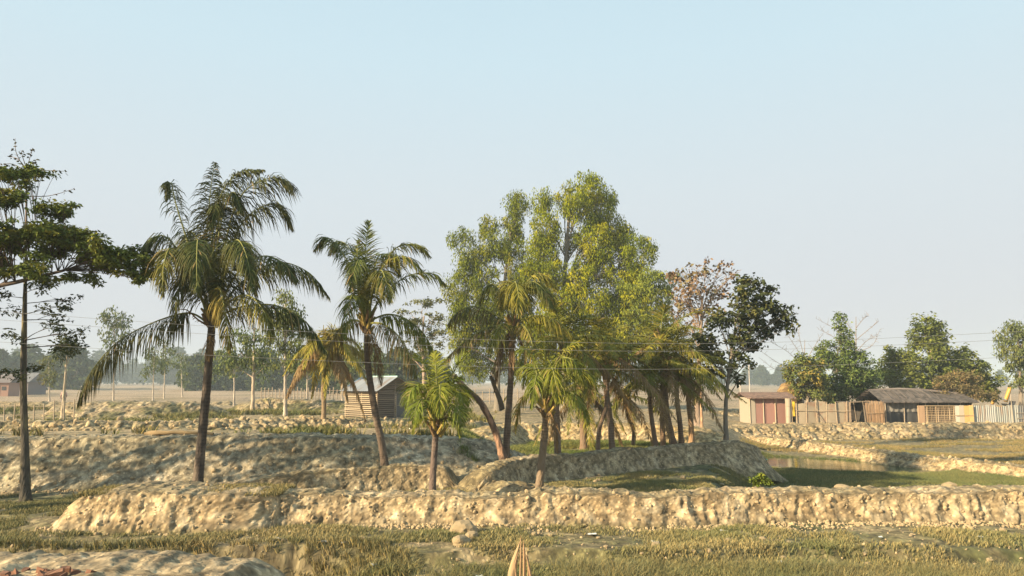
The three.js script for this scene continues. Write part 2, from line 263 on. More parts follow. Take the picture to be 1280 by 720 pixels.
// far edge of the pond
bank('clay_bank', 'low crumbling edge of dry clay along the far side of the pond', [
  B(900, 47, -.62, .3, .6, .6, -.95, -.9), B(960, 43.5, -.52, .3, .6, .6, -.95, -.9), B(1040, 37.8, -.5, .3, .5, .6, -.95, -.9), B(1130, 33.4, -.52, .3, .5, .6, -.95, -.9), B(1210, 30.6, -.52, .3, .5, .6, -.95, -.9), B(1290, 28.2, -.52, .3, .5, .6, -.95, -.9), B(1420, 25.5, -.55, .3, .5, .6, -.95, -.9)],
  { du: .05, clods: [.03, .09, fieldClods], lump: .22, amp: .11, rows: 32, grass: .35, top: .4, seed: 18.8, a: [.58, .45, .26], b: [.47, .35, .2] });
bank('clay_bank', 'rough sunlit bank of clods below the sheds and fences', [
  B(865, 46, -.3, .5, 1, 1, -.95, -.1), B(920, 48.5, -.16, .8, 1.5, 1, -.95, -.1), B(1020, 49.4, -.1, .9, 1.5, 1.5, -.95, -.1), B(1150, 49.6, -.08, .9, 1.5, 1.5, -.95, -.1), B(1300, 49.4, -.08, .9, 1.5, 1.5, -.95, -.1), B(1420, 49, -.1, .9, 1.5, 1.5, -.95, -.1)],
  { du: .09, clods: [.03, .14, fieldClods], lump: .34, amp: .15, rows: 34, grass: .3, seed: 21.1, bulge: 1, hollow: 0, mossy: .35, a: [.58, .45, .27], b: [.5, .37, .21] });
// banks of the fields on the left
bank('clay_bank', 'row of pale clods along the field edge beyond the high bank', [
  B(-300, 31, .95, .5, 1, 1.2, .5, .5), B(0, 31.5, .98, .5, 1, 1.2, .5, .5), B(120, 32, .95, .6, 1.1, 1.2, .5, .5), B(240, 33, .9, .7, 1.3, 1.4, .5, .5), B(330, 35, .92, .8, 1.5, 1.4, .5, .5), B(420, 37, .82, .8, 1.6, 1.4, .45, .45), B(520, 38, .7, .8, 1.4, 1.4, .4, .4), B(610, 37, .6, .6, 1.2, 1.2, .3, .3)],
  { du: .06, clods: [.03, .13, fieldClods], lump: .3, amp: .16, rows: 34, grass: .35, seed: 25.5, bulge: 1, hollow: 0, mossy: .3, a: [.60, .475, .285], b: [.52, .39, .22] });
bank('field_bank', 'grassy grey bank of a dry pond left of the tall palm', [B(60, 49, .8, .6, 1.2, 1.5, .3, .5), B(110, 50, 1.25, .8, 2.4, 1.5, .3, .6), B(190, 51, 1.3, .8, 2.6, 1.5, .3, .6), B(250, 52, 1.15, .8, 2.2, 1.5, .3, .6), B(290, 52, .6, .6, 1.2, 1.2, .3, .5)], { du: .1, lump: .45, amp: .15, rows: 26, grass: .9, top: .6, seed: 31, bulge: 1, mossy: .9 });
bank('field_bank', 'dark green overgrown bank of a dry pond left of the slatted hut', [B(300, 56, .7, .6, 1.4, 1.5, .3, .5), B(335, 58, 1.35, .8, 2.2, 1.5, .25, .6), B(390, 58, 1.25, .8, 2.4, 1.5, .25, .6), B(450, 57, 1.1, .8, 2.2, 1.5, .25, .6), B(520, 56, .7, .6, 1.4, 1.5, .3, .5)], { du: .1, lump: .45, amp: .15, rows: 26, grass: 1, top: .5, seed: 33, bulge: 1, mossy: 1 });
bank('field_bank', 'pale row of clods along the edge of the far field', [B(-250, 66, .75, .5, 1, 1, .35, .35), B(0, 66, .85, .5, 1.2, 1, .35, .35), B(90, 67, .8, .5, 1.2, 1, .35, .35), B(300, 72, .7, .5, 1.2, 1, .35, .35)], { du: .14, lump: .5, amp: .2, rows: 20, grass: .3, seed: 36, mossy: .3 });
bank('field_bank', 'dry field bank beyond the palm grove and the dark tree', [B(860, 62, .2, .5, 1, 1, -.1, 0), B(960, 64, .4, .6, 1.4, 1, -.1, .1), B(1100, 66, .3, .6, 1.4, 1, -.1, .1)], { du: .14, lump: .5, amp: .2, rows: 20, grass: .3, seed: 38, mossy: .3 });
// bare mound in the corner
bank('soil_mound', 'smooth bare mound of soil at the edge of the ditch', [
  [-9.5, -7.6, .75, .5, 1.6, .55, .2, -.5], [-6.4, -7.9, .77, .5, 1.6, .5, .2, -.5], [-5.0, -8.1, .81, .5, 1.7, .5, .2, -.5], [-3.7, -8.25, .76, .5, 1.7, .5, .2, -.5], [-2.9, -8.3, .70, .5, 1.5, .5, .1, -.45], [-2.35, -8.2, .35, .4, 1.2, .5, 0, -.4], [-1.9, -8.1, -.1, .3, .8, .4, -.1, -.3]],
  { du: .026, lump: .45, amp: .032, rows: 70, grass: 0, top: 0, seed: 41, round: true, hollow: 0, taper: .5, a: [.56, .44, .275], b: [.5, .38, .225] });
// ---------------------------------------------------------------- coconut palms
const G_DARK = [.07, .095, .022], G_MID = [.125, .155, .018], G_YEL = [.36, .29, .03], G_LIGHT = [.17, .215, .03], F_DRY = [.30, .20, .085], F_BROWN = [.19, .125, .065], RACHIS = [.22, .22, .07];
function frond(parent, pts, o) {                                       // pts: local curve of the midrib, o: {len, droop, col, tip, bare, n, lift, rnd}
  const rnd = o.rnd, n = 26, c = smooth(pts, n), g = new GB(), out = pts[pts.length - 1].clone().sub(pts[0]); out.y = 0; if (out.lengthSq() < .01) out.set(1, 0, .3); out.normalize();
  const side0 = out.clone().cross(V(0, 1, 0)).normalize(), dry = o.dry ?? 0;
  const rc = dry > .5 ? [.24, .15, .07] : RACHIS;
  g.tube(c, t => lerp(.034, .005, Math.pow(t, .7)) * (t < .06 ? 1.7 : 1), 5, () => rc);
  const L = c.reduce((s, p, k) => k ? s + p.distanceTo(c[k - 1]) : 0, 0), N = o.n ?? Math.round(L / .027 * (o.pack ?? 1)), bare = o.bare ?? .13;
  let tear = 0;
  for (let k = 0; k < N; k++) for (const sg of [-1, 1]) {
    const s = bare + (1 - bare) * (k + rnd() * .7) / N, f = Math.min(n - 1e-3, s * n), i = Math.floor(f), p = c[i].clone().lerp(c[i + 1], f - i), T = c[Math.min(n, i + 2)].clone().sub(c[Math.max(0, i - 1)]).normalize();
    if (rnd() < (o.gap ?? .05)) continue;
    const S = side0.clone().sub(T.clone().multiplyScalar(side0.dot(T))).normalize(), Nn = S.clone().cross(T).normalize(); if (Nn.dot(V(-T.y * out.x, Math.hypot(T.x, T.z), -T.y * out.z)) < 0) Nn.negate();
    const u = (s - bare) / (1 - bare), ll = o.len * (.45 + .75 * Math.sin(Math.PI * Math.min(1, .18 + u * .80)) - .35 * u * u) * (.62 + .6 * rnd());
    const al = lerp(.32, 1.0, u) + (rnd() - .5) * .5, lift = (o.lift ?? .25) + (rnd() - .5) * .6;
    let D = S.clone().multiplyScalar(sg * Math.cos(al)).addScaledVector(T, Math.sin(al)).addScaledVector(Nn, lift).normalize();
    const dr = (o.droop ?? .5) * (.7 + .6 * rnd()), W0 = T.clone().multiplyScalar(.8).addScaledVector(Nn, (rnd() - .5) * .9);
    const w = .0112 * (o.wide ?? 1) * (.75 + .5 * rnd());
    const tone = rnd(), base = mixc(mixc(o.col, o.col2 ?? o.col, tone), F_DRY, rnd() < (o.brown ?? .05) ? .7 : 0), tipc = mixc(base, o.tip ?? F_DRY, .55 * (o.tipdry ?? .25));
    const rows = []; let q = p.clone();
    for (let m = 0; m < 4; m++) {
      const t = m / 3, ww = w * [.55, 1, .8, 0][m], W = W0.clone().sub(D.clone().multiplyScalar(W0.dot(D))).normalize().multiplyScalar(ww), cc = mixc(base, tipc, t);
      rows.push(m < 3 ? [g.v(q.x - W.x, q.y - W.y, q.z - W.z, cc), g.v(q.x + W.x, q.y + W.y, q.z + W.z, cc)] : [g.v(q.x, q.y, q.z, cc)]);
      D = D.clone().add(V((rnd() - .5) * .12 + .02, -dr * (.45 + .6 * t), (rnd() - .5) * .12)).normalize(); q = q.clone().addScaledVector(D, ll / 3);
    }
    g.q(rows[0][0], rows[0][1], rows[1][1], rows[1][0]); g.q(rows[1][0], rows[1][1], rows[2][1], rows[2][0]); g.t(rows[2][0], rows[2][1], rows[3][0]);
  }
  return mesh('frond', g.geo(), palmMat, parent);
}
const palmNames = [];
function palm(o) {                                                     // o: base [px, py, d], trunk [[px, py, dz]...] up to the crown, r, fronds (explicit), auto
  const rnd = seeded(o.seed), d = o.d, base = at(o.base[0], o.base[1], d); const gy = o.gy ?? gh(base.x, base.z); base.y = Math.max(gy - .05, -1);
  if (o.by !== undefined) base.y = o.by;
  const t = thing('coconut_palm', base, o.label, 'palm tree', o.group), loc = (px, py, dz = 0) => at(px, py, d + dz).sub(base);
  const way = [V(0, -.1, 0), ...o.trunk.map(p => loc(...p))], pts = smooth(way, 90), g = new GB(), r0 = o.r ?? .13, top = pts[pts.length - 1];
  let len = 0; const H = pts.reduce((s, p, k) => k ? s + p.distanceTo(pts[k - 1]) : 0, 0);
  const tc = o.bark ?? [.17, .125, .085];
  const n = Math.max(40, Math.round(H / .028)), fine = smooth(way, n);
  g.tube(fine, u => { const y = u * H; return r0 * (1 + .75 * Math.exp(-y / .16) - .28 * u) * (1 + .055 * ((y / .085 + .2 * noise(y * 3, o.seed)) % 1)) + (u > .93 ? .03 * (o.swell ?? 1) : 0); }, 14,
    (u, a) => { const y = u * H, ring = (y / .085 + .2 * noise(y * 3, o.seed)) % 1, m = fbm(a * 1.3 + o.seed, y * 2.2, 0, 3); return mixc(mixc(tc, [tc[0] * .55, tc[1] * .55, tc[2] * .55], ring > .78 ? .8 : 0), [.24, .19, .14], sstep(.5, .72, m) * .4); }, .12);
  mesh('trunk', g.geo(), bark, t);
  // fibrous sheath and cut leaf bases under the crown
  const s = new GB(); for (let k = 0; k < 16; k++) { const a = k * 2.4, h = -.28 + k * .028, q = top.clone().add(V(Math.cos(a) * r0 * .75, h, Math.sin(a) * r0 * .75)), e = q.clone().add(V(Math.cos(a) * (.12 + .1 * rnd()), .16 + .16 * rnd(), Math.sin(a) * (.12 + .1 * rnd()))); s.tube(smooth([q, q.clone().lerp(e, .5).add(V(0, -.01, 0)), e], 3), u => lerp(.05, .028, u), 5, () => k % 3 ? [.20, .125, .06] : [.36, .26, .07]); }
  mesh('leaf_base', s.geo(), bark, t);
  const fr = (F) => {
    const P = F.p.map((q, k) => Array.isArray(q) ? loc(q[0], q[1], q[2] ?? 0) : q);
    frond(t, P, { rnd, len: F.len ?? o.leaf ?? .75, droop: (F.droop ?? .6) * (o.limp ?? 1.35), lift: F.lift, bare: F.bare, gap: F.gap, dry: F.dry, n: F.n, pack: o.pack, wide: F.wide ?? o.wide,
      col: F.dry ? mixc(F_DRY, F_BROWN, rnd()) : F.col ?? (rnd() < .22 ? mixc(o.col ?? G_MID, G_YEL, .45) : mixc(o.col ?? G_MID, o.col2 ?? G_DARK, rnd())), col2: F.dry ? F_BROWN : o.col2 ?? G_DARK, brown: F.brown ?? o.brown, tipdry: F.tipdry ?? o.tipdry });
  };
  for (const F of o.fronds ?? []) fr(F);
  const A = o.auto; if (A) for (let k = 0; k < A.n; k++) {
    const u = (k + .5) / A.n, az = k * 2.39996 + (A.az ?? 0) + (rnd() - .5) * .5, el = lerp(A.hi ?? 1.45, A.lo ?? -.5, Math.pow(u, .85)) + (rnd() - .5) * .15, L = A.len * (u < .1 ? .75 : 1) * (.85 + .3 * rnd()), sag = (A.sag ?? .55) * L * (.7 + .6 * rnd()) * (.35 + .65 * Math.cos(Math.max(0, el)) + .15);
    const dir = V(Math.cos(el) * Math.cos(az), Math.sin(el), Math.cos(el) * Math.sin(az)), P = [0, .3, .62, 1].map(q => top.clone().addScaledVector(dir, L * q).add(V(.05 * L * q * q, -sag * q * q * (1 + .25 * q), 0)));
    const dry = u > (A.dry ?? .88), yel = rnd();
    fr({ p: P, len: (o.leaf ?? .75), droop: lerp(.25, .95, u), lift: lerp(.35, .0, u), dry: dry ? 1 : 0, brown: dry ? .6 : u > .6 ? .15 : .04 });
  }
  return t;
}
const GROVE = 'coconut palms growing along the clay banks';
// the tall palm on the left
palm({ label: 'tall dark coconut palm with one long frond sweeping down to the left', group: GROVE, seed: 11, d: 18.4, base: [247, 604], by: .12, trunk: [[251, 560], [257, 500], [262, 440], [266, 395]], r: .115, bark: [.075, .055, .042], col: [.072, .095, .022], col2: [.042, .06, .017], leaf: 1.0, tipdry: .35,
  fronds: [
    { p: [[266, 395], [258, 320, .2], [262, 250, .3], [268, 203, .2]], droop: .9, lift: .1, len: .62 },
    { p: [[266, 395], [280, 310, -.2], [305, 240, -.3], [345, 222, -.3], [362, 232, -.3]], droop: .75 },
    { p: [[266, 395], [285, 320, .4], [310, 270, .6], [345, 255, .7], [365, 285, .7]], droop: .8 },
    { p: [[264, 395], [240, 320, .3], [220, 255, .3], [213, 228, .3], [208, 250, .3]], droop: 1, len: .55 },
    { p: [[262, 398], [235, 335, -.4], [205, 295, -.7], [188, 300, -.8], [180, 330, -.8]], droop: 1, len: .8 },
    { p: [[262, 398], [240, 345, -.9], [215, 310, -1.7], [205, 330, -2.2], [203, 370, -2.4]], droop: 1.1, len: .8 },
    { p: [[270, 393], [300, 355, .2], [345, 328, .4], [385, 340, .4], [412, 372, .4]], droop: .8, len: .85, lift: 0 },
    { p: [[270, 396], [305, 383, -.2], [345, 382, -.3], [382, 402, -.4], [408, 440, -.4]], droop: .9, len: .8, lift: 0 },
    { p: [[270, 392], [298, 340, -.7], [330, 320, -1.2], [355, 330, -1.5], [372, 352, -1.5]], droop: .9, len: .7 },
    { p: [[262, 405], [240, 392, 0], [218, 394, 0], [150, 425, -.1], [112, 468, -.1], [97, 505, -.1]], droop: 1.35, len: .92, bare: .25, lift: -.1, col: mixc(G_DARK, F_BROWN, .25), gap: .03 },
    { p: [[262, 408], [248, 400, -.3], [232, 387, -.5], [218, 388, -.6]], dry: 1, len: .12, gap: .7, droop: .6 },
    { p: [[268, 398], [272, 360, -.8], [278, 372, -1.5], [284, 410, -1.8], [288, 440, -1.85]], droop: 1.1, len: .55, col: mixc(G_YEL, F_DRY, .4), col2: F_DRY, lift: -.2 },
    { p: [[266, 395], [255, 330, -1], [248, 300, -1.8], [246, 320, -2.4], [246, 365, -2.8]], droop: 1, len: .85 },
    { p: [[268, 395], [285, 330, -.9], [296, 300, -1.7], [308, 320, -2.3], [316, 365, -2.6]], droop: 1, len: .8 },
    { p: [[266, 395], [255, 330, 1], [240, 290, 1.9], [232, 310, 2.4], [228, 360, 2.7]], droop: 1, len: .8 },
    { p: [[268, 395], [280, 335, 1], [296, 300, 1.9], [312, 325, 2.5], [320, 370, 2.8]], droop: 1, len: .8 },
    { p: [[267, 395], [270, 320, -.3], [282, 255, -.5], [292, 240, -.8], [302, 265, -1]], droop: 1, len: .72, lift: .2 },
    { p: [[267, 395], [266, 320, -.2], [276, 262, -.5], [272, 255, -.9], [262, 285, -1.1]], droop: 1.1, len: .72, lift: .2 },
    { p: [[266, 395], [264, 310, .1], [278, 240, .1], [300, 215, 0], [330, 212, 0]], droop: .8, len: .6 },
    { p: [[264, 398], [244, 360, -.4], [232, 345, -.8], [222, 365, -1.1], [218, 400, -1.2]], droop: 1.1, len: .7 },
    { p: [[268, 400], [290, 375, -.8], [312, 370, -1.5], [330, 390, -1.9], [340, 420, -2.0]], droop: 1.1, len: .7 },
    { p: [[264, 415], [262, 430, -.2], [260, 450, -.25]], dry: 1, len: .3, droop: 1.2 }] });
// second palm, leaning left
palm({ label: 'leaning coconut palm with an open crown in front of the slatted hut', group: GROVE, seed: 23, d: 19.6, base: [482, 580], by: .50, trunk: [[478, 560], [468, 510], [460, 455], [458, 402]], r: .10, leaf: .76, tipdry: .3, bark: [.12, .085, .06],
  fronds: [
    { p: [[457, 400], [456, 350, .1], [457, 310, .1], [461, 276, .1]], droop: .15, len: .5, lift: .3 },
    { p: [[455, 398], [445, 350, 0], [425, 312, 0], [408, 297, 0], [393, 312, 0]], droop: .8, len: .68 },
    { p: [[456, 398], [450, 345, .5], [438, 312, .8], [425, 302, .9], [412, 318, 1]], droop: .8, len: .6 },
    { p: [[460, 398], [472, 345, 0], [498, 308, .1], [522, 307, .1], [537, 320, .1]], droop: .55, len: .62 },
    { p: [[460, 398], [470, 350, -.4], [488, 325, -.8], [508, 322, -1], [528, 340, -1.1]], droop: .6, len: .66 },
    { p: [[460, 399], [480, 368, .1], [510, 345, .2], [540, 342, .2], [556, 356, .2]], droop: .6, len: .66 },
    { p: [[460, 402], [485, 393, .1], [510, 400, .2], [532, 420, .2], [545, 448, .2]], droop: 1, len: .75, lift: -.05 },
    { p: [[460, 404], [478, 405, -.5], [498, 420, -.9], [512, 445, -1.1], [520, 470, -1.2]], droop: 1.1, len: .75, col: mixc(G_DARK, F_BROWN, .5), brown: .4, lift: -.1 },
    { p: [[455, 404], [440, 400, .2], [424, 412, .4], [412, 438, .5], [405, 470, .5]], droop: 1, len: .7, col: mixc(G_MID, F_DRY, .6), brown: .5, lift: -.1 },
    { p: [[458, 398], [456, 350, -.6], [450, 325, -1.1], [444, 335, -1.5], [438, 365, -1.7]], droop: .8, len: .66 },
    { p: [[459, 398], [468, 355, -.7], [476, 338, -1.3], [482, 350, -1.8], [488, 378, -2]], droop: .8, len: .66, col: mixc(G_MID, F_DRY, .3) },
    { p: [[458, 398], [465, 345, .7], [476, 318, 1.2], [490, 322, 1.6], [500, 345, 1.8]], droop: .8, len: .66 },
    { p: [[457, 399], [450, 365, -.2], [447, 325, -.3], [447, 300, -.3]], droop: .3, len: .5 },
    { p: [[459, 405], [466, 425, -.2], [472, 450, -.3], [476, 480, -.3]], dry: 1, droop: 1.2, len: .5 },
    { p: [[457, 402], [446, 372, -.6], [440, 370, -1.1], [434, 395, -1.4], [431, 425, -1.5]], droop: 1, len: .6 }] });
// young palm
palm({ label: 'small young coconut palm with upright bright green fronds behind the foreground bank', group: GROVE, seed: 31, d: 16.9, base: [540, 622], by: .0, trunk: [[541, 600], [543, 565], [546, 530]], r: .085, limp: .9, pack: 1.5, leaf: .42, wide: .8, col: mixc(G_LIGHT, [.10, .20, .03], .5), col2: G_MID, bark: [.14, .10, .08], tipdry: .1,
  fronds: [
    { p: [[546, 530], [556, 490, .1], [570, 460, .2], [584, 440, .2]], droop: .25, lift: .3, len: 0.48 },
    { p: [[546, 530], [546, 490, -.1], [545, 460, -.1], [543, 440, -.1]], droop: .3, len: 0.40 },
    { p: [[546, 530], [538, 485, .1], [530, 456, .1], [520, 444, .2]], droop: .5, len: 0.45 },
    { p: [[545, 530], [530, 495, -.2], [520, 483, -.4], [512, 492, -.5], [508, 510, -.5]], droop: .8, len: 0.48 },
    { p: [[545, 530], [535, 505, -.5], [526, 500, -.9], [520, 512, -1.1], [517, 528, -1.2]], droop: .9, len: 0.45 },
    { p: [[547, 530], [562, 500, -.2], [572, 490, -.4], [578, 500, -.5], [580, 520, -.5]], droop: .9, len: 0.45 },
    { p: [[547, 530], [558, 508, -.4], [568, 506, -.8], [574, 516, -1], [577, 532, -1.1]], droop: 1, len: 0.48 },
    { p: [[547, 530], [556, 495, .4], [568, 480, .8], [578, 486, 1], [584, 505, 1.1]], droop: .8, len: 0.48 },
    { p: [[546, 530], [536, 492, .5], [528, 480, .9], [520, 486, 1.1], [514, 500, 1.2]], droop: .8, len: 0.48 },
    { p: [[546, 530], [549, 495, -.4], [550, 482, -.8], [550, 495, -1.1], [549, 520, -1.2]], droop: .9, len: 0.48 },
    { p: [[547, 530], [560, 495, 0], [566, 478, 0], [574, 472, 0]], droop: .6, len: 0.48 },
    { p: [[545, 533], [534, 522, 0], [524, 524, 0], [516, 540, 0]], droop: 1, len: 0.41 },
    { p: [[547, 533], [558, 522, 0], [568, 528, 0], [574, 545, 0]], droop: 1, len: 0.43 }] });
// middle palm
palm({ label: 'coconut palm with a slim straight trunk beside the leaning bare trunk', group: GROVE, seed: 41, d: 20.9, base: [632, 573], by: .45, trunk: [[634, 540], [638, 480], [641, 408]], r: .10, leaf: .68, bark: [.13, .09, .062], col: mixc(G_MID, G_YEL, .45), col2: G_DARK, tipdry: .4,
  fronds: [
    { p: [[641, 405], [638, 370, 0], [635, 345, 0], [636, 316, 0]], droop: .2, len: .4 },
    { p: [[641, 405], [652, 365, 0], [668, 345, 0], [684, 348, 0], [694, 362, 0]], droop: .6 },
    { p: [[641, 405], [650, 370, -.5], [664, 352, -.9], [680, 362, -1.1], [690, 385, -1.2]], droop: .8 },
    { p: [[640, 406], [628, 372, 0], [616, 355, 0], [606, 362, 0], [600, 378, 0]], droop: .8 },
    { p: [[640, 408], [618, 393, .1], [590, 383, .2], [570, 392, .2], [560, 405, .2]], droop: .9, col: mixc(G_DARK, F_BROWN, .4), brown: .3, lift: 0 },
    { p: [[640, 410], [615, 408, -.2], [590, 420, -.4], [566, 440, -.4], [552, 455, -.4]], droop: .9, col: mixc(G_DARK, F_BROWN, .7), brown: .5, lift: 0, len: .5 },
    { p: [[642, 408], [665, 395, -.2], [690, 398, -.3], [712, 415, -.3], [728, 440, -.3]], droop: .9, lift: 0 },
    { p: [[642, 410], [655, 408, -.5], [664, 425, -.9], [668, 455, -1.1], [670, 490, -1.1]], droop: 1.1, col: mixc(G_YEL, F_DRY, .4), len: .5, lift: -.1 },
    { p: [[640, 410], [628, 405, -.6], [618, 420, -1], [612, 440, -1.1]], droop: 1.1, len: .6 },
    { p: [[641, 406], [642, 365, -.6], [644, 352, -1.1], [648, 368, -1.5], [650, 395, -1.7]], droop: .9 },
    { p: [[641, 406], [640, 365, .6], [636, 350, 1.1], [630, 362, 1.5], [625, 385, 1.7]], droop: .9 },
    { p: [[641, 406], [655, 368, .6], [668, 355, 1], [684, 366, 1.4], [694, 390, 1.5]], droop: .8 },
    { p: [[642, 412], [652, 430, 0], [658, 460, 0], [660, 495, 0]], dry: 1, droop: 1.1, len: .45 },
    { p: [[640, 412], [630, 425, .3], [622, 455, .4], [618, 490, .4]], dry: 1, droop: 1.1, len: .5 },
    { p: [[641, 415], [640, 440, -.25], [640, 470, -.3]], dry: 1, droop: 1.2, len: .25 }] });
// young palm in front of the receding bank
palm({ label: 'young coconut palm with yellow green fronds standing right of the slumped mound', group: GROVE, seed: 51, d: 18.0, base: [672, 613], by: -.14, trunk: [[677, 580], [681, 540], [683, 508]], r: .10, leaf: .6, bark: [.22, .155, .095], col: mixc(G_MID, G_YEL, .5), col2: G_MID, tipdry: .2,
  fronds: [
    { p: [[684, 506], [682, 465, 0], [681, 440, 0], [680, 415, 0]], droop: .2, len: .35 },
    { p: [[684, 506], [696, 460, .1], [708, 436, .1], [728, 424, .1]], droop: .5, len: .45 },
    { p: [[684, 506], [692, 465, -.3], [702, 448, -.6], [716, 450, -.8], [726, 466, -.9]], droop: .7  },
    { p: [[684, 508], [702, 480, 0], [722, 465, 0], [738, 470, 0], [746, 488, 0]], droop: .7, len: .5 },
    { p: [[684, 510], [700, 490, -.4], [716, 492, -.7], [728, 508, -.8], [736, 530, -.8]], droop: .9, len: .5 },
    { p: [[683, 508], [672, 470, 0], [664, 445, 0], [656, 435, 0], [648, 445, 0]], droop: .6, len: .5 },
    { p: [[683, 510], [668, 490, .2], [655, 495, .3], [648, 515, .3], [645, 540, .3]], droop: .9, len: .5, col: mixc(G_YEL, F_DRY, .5), brown: .4 },
    { p: [[683, 508], [676, 470, .5], [668, 455, .9], [660, 462, 1.1], [654, 485, 1.2]], droop: .8, len: .55 },
    { p: [[684, 508], [694, 470, .6], [706, 455, 1], [720, 462, 1.3], [732, 485, 1.4]], droop: .8, len: .55 },
    { p: [[684, 508], [686, 470, -.4], [690, 460, -.8], [694, 475, -1.1], [698, 505, -1.2]], droop: .9, len: .5 },
    { p: [[683, 508], [678, 475, -.4], [672, 468, -.8], [668, 482, -1.1], [664, 510, -1.2]], droop: .9, len: .5 },
    { p: [[684, 511], [690, 520, -.2], [694, 540, -.3], [696, 565, -.3]], dry: 1, droop: 1.2, len: .3 }] });
const auto = (seed, label, d, base, by, trunk, r, n, len, extra = {}) => palm({ seed, label, group: GROVE, d, base, by, trunk, r: r * .85, leaf: extra.leaf ?? .52, bark: extra.bark ?? [.20, .13, .08], col: extra.col ?? mixc(G_MID, G_YEL, .62), col2: extra.col2 ?? mixc(G_DARK, G_MID, .6), tipdry: .35, limp: .95, auto: { n: Math.round(n * .82), len, ...(extra.auto ?? {}) } });
auto(61, 'coconut palm whose thick trunk carries hanging dead fronds, behind the receding bank', 23.4, [698, 566], .15, [[696, 530], [695, 480], [706, 425]], .13, 17, 2.2, { auto: { lo: -.4, dry: .9, sag: .38 } });
auto(62, 'coconut palm with a dark forked looking trunk in the middle of the grove', 25.6, [766, 562], .15, [[763, 530], [758, 490], [754, 438]], .13, 17, 2.4, { auto: { az: 1, lo: -.35, sag: .38 } });
auto(63, 'slender palm stem leaning against the dark forked palm', 25.3, [747, 557], .15, [[749, 538], [757, 510], [760, 462]], .09, 12, 2.2, { auto: { az: 2.4, sag: .38 } });
auto(64, 'stout coconut palm with a low spreading crown against the lit bank', 29.5, [730, 554], .0, [[729, 535], [727, 510], [728, 490]], .17, 17, 2.0, { auto: { az: .4, lo: -.4, sag: .75 }, leaf: .5 });
auto(65, 'small crooked palm standing before the sunlit yellow bank', 31, [791, 549], .1, [[791, 535], [784, 520], [783, 495]], .075, 11, 1.7, { auto: { az: .9, sag: .7 }, leaf: .42 });
auto(66, 'coconut palm at the near edge of the right hand cluster, crown hanging low', 26.6, [822, 560], .2, [[817, 540], [813, 510], [812, 470]], .11, 15, 2.0, { auto: { az: .2, lo: -.5, dry: .9, sag: .45 } });
auto(67, 'coconut palm with the highest crown of the right hand cluster', 27.4, [829, 556], .2, [[828, 530], [828, 480], [826, 425]], .12, 15, 2.5, { auto: { az: 1.7, lo: -.3, sag: .34 } });
auto(68, 'thick palm trunk leaning left inside the right hand cluster', 27.0, [846, 557], .2, [[838, 540], [832, 505], [832, 455]], .16, 13, 2.2, { auto: { az: 2.9, lo: -.35, sag: .38 } });
auto(69, 'coconut palm with long fronds reaching out to the dark leaved tree', 27.8, [852, 556], .2, [[850, 530], [846, 495], [848, 452]], .12, 15, 2.5, { auto: { az: .55, lo: -.4, sag: .42 } });
auto(70, 'coconut palm with a sunlit orange trunk at the edge of the grove', 28.6, [864, 555], .2, [[864, 535], [861, 505], [858, 468]], .13, 14, 2.0, { bark: [.34, .21, .11], auto: { az: 2.1, lo: -.5, dry: .9, sag: .45 } });  // bark made orange: the sunlight on this trunk is put into its colour
// yellowing palm left of the hut
palm({ seed: 81, label: 'yellowing palm with hanging fronds beside the slatted hut', group: GROVE, d: 36, base: [404, 532], by: .75, trunk: [[405, 510], [404, 480], [410, 430]], r: .12, leaf: .7, wide: 1.6, bark: [.27, .19, .11], col: mixc(G_YEL, F_DRY, .35), col2: mixc(G_MID, G_YEL, .5), tipdry: .5, auto: { n: 19, len: 2.3, az: .3, lo: -.5, sag: .75, dry: .75 } });
{ // leaning bare trunk
  const d = 20.7, b = at(629, 577, d); const t = thing('palm_trunk', b, 'leaning dead palm trunk without a crown, peeling red brown patches', 'tree trunk'), loc = (x, y, z = 0) => at(x, y, d + z).sub(b), g = new GB();
  g.tube(smooth([loc(631, 582), loc(624, 555), loc(613, 525), loc(598, 500), loc(582, 486), loc(568, 470)], 90), u => .10 * (1 + .3 * Math.exp(-u * 9) - .3 * u) * (1 + .05 * (u * 40 % 1)), 12, (u, a) => mixc([.12, .075, .05], [.36, .21, .13], sstep(.52, .66, fbm(u * 16, a * 1.2 + 3, 0, 3))), .25);
  mesh('trunk', g.geo(), bark, t);
  const e = new GB(); e.tube([loc(568, 470), loc(566.5, 468)], u => lerp(.10, .005, u), 12, () => [.30, .22, .14]); mesh('cut_end', e.geo(), bark, t);
  const h = new GB(); h.tube(smooth([loc(628, 512, .5), loc(622, 492, .6), loc(613, 470, .7)], 20), u => lerp(.08, .05, u), 8, () => [.13, .095, .06], .3); mesh('side_stem', h.geo(), bark, t);
}

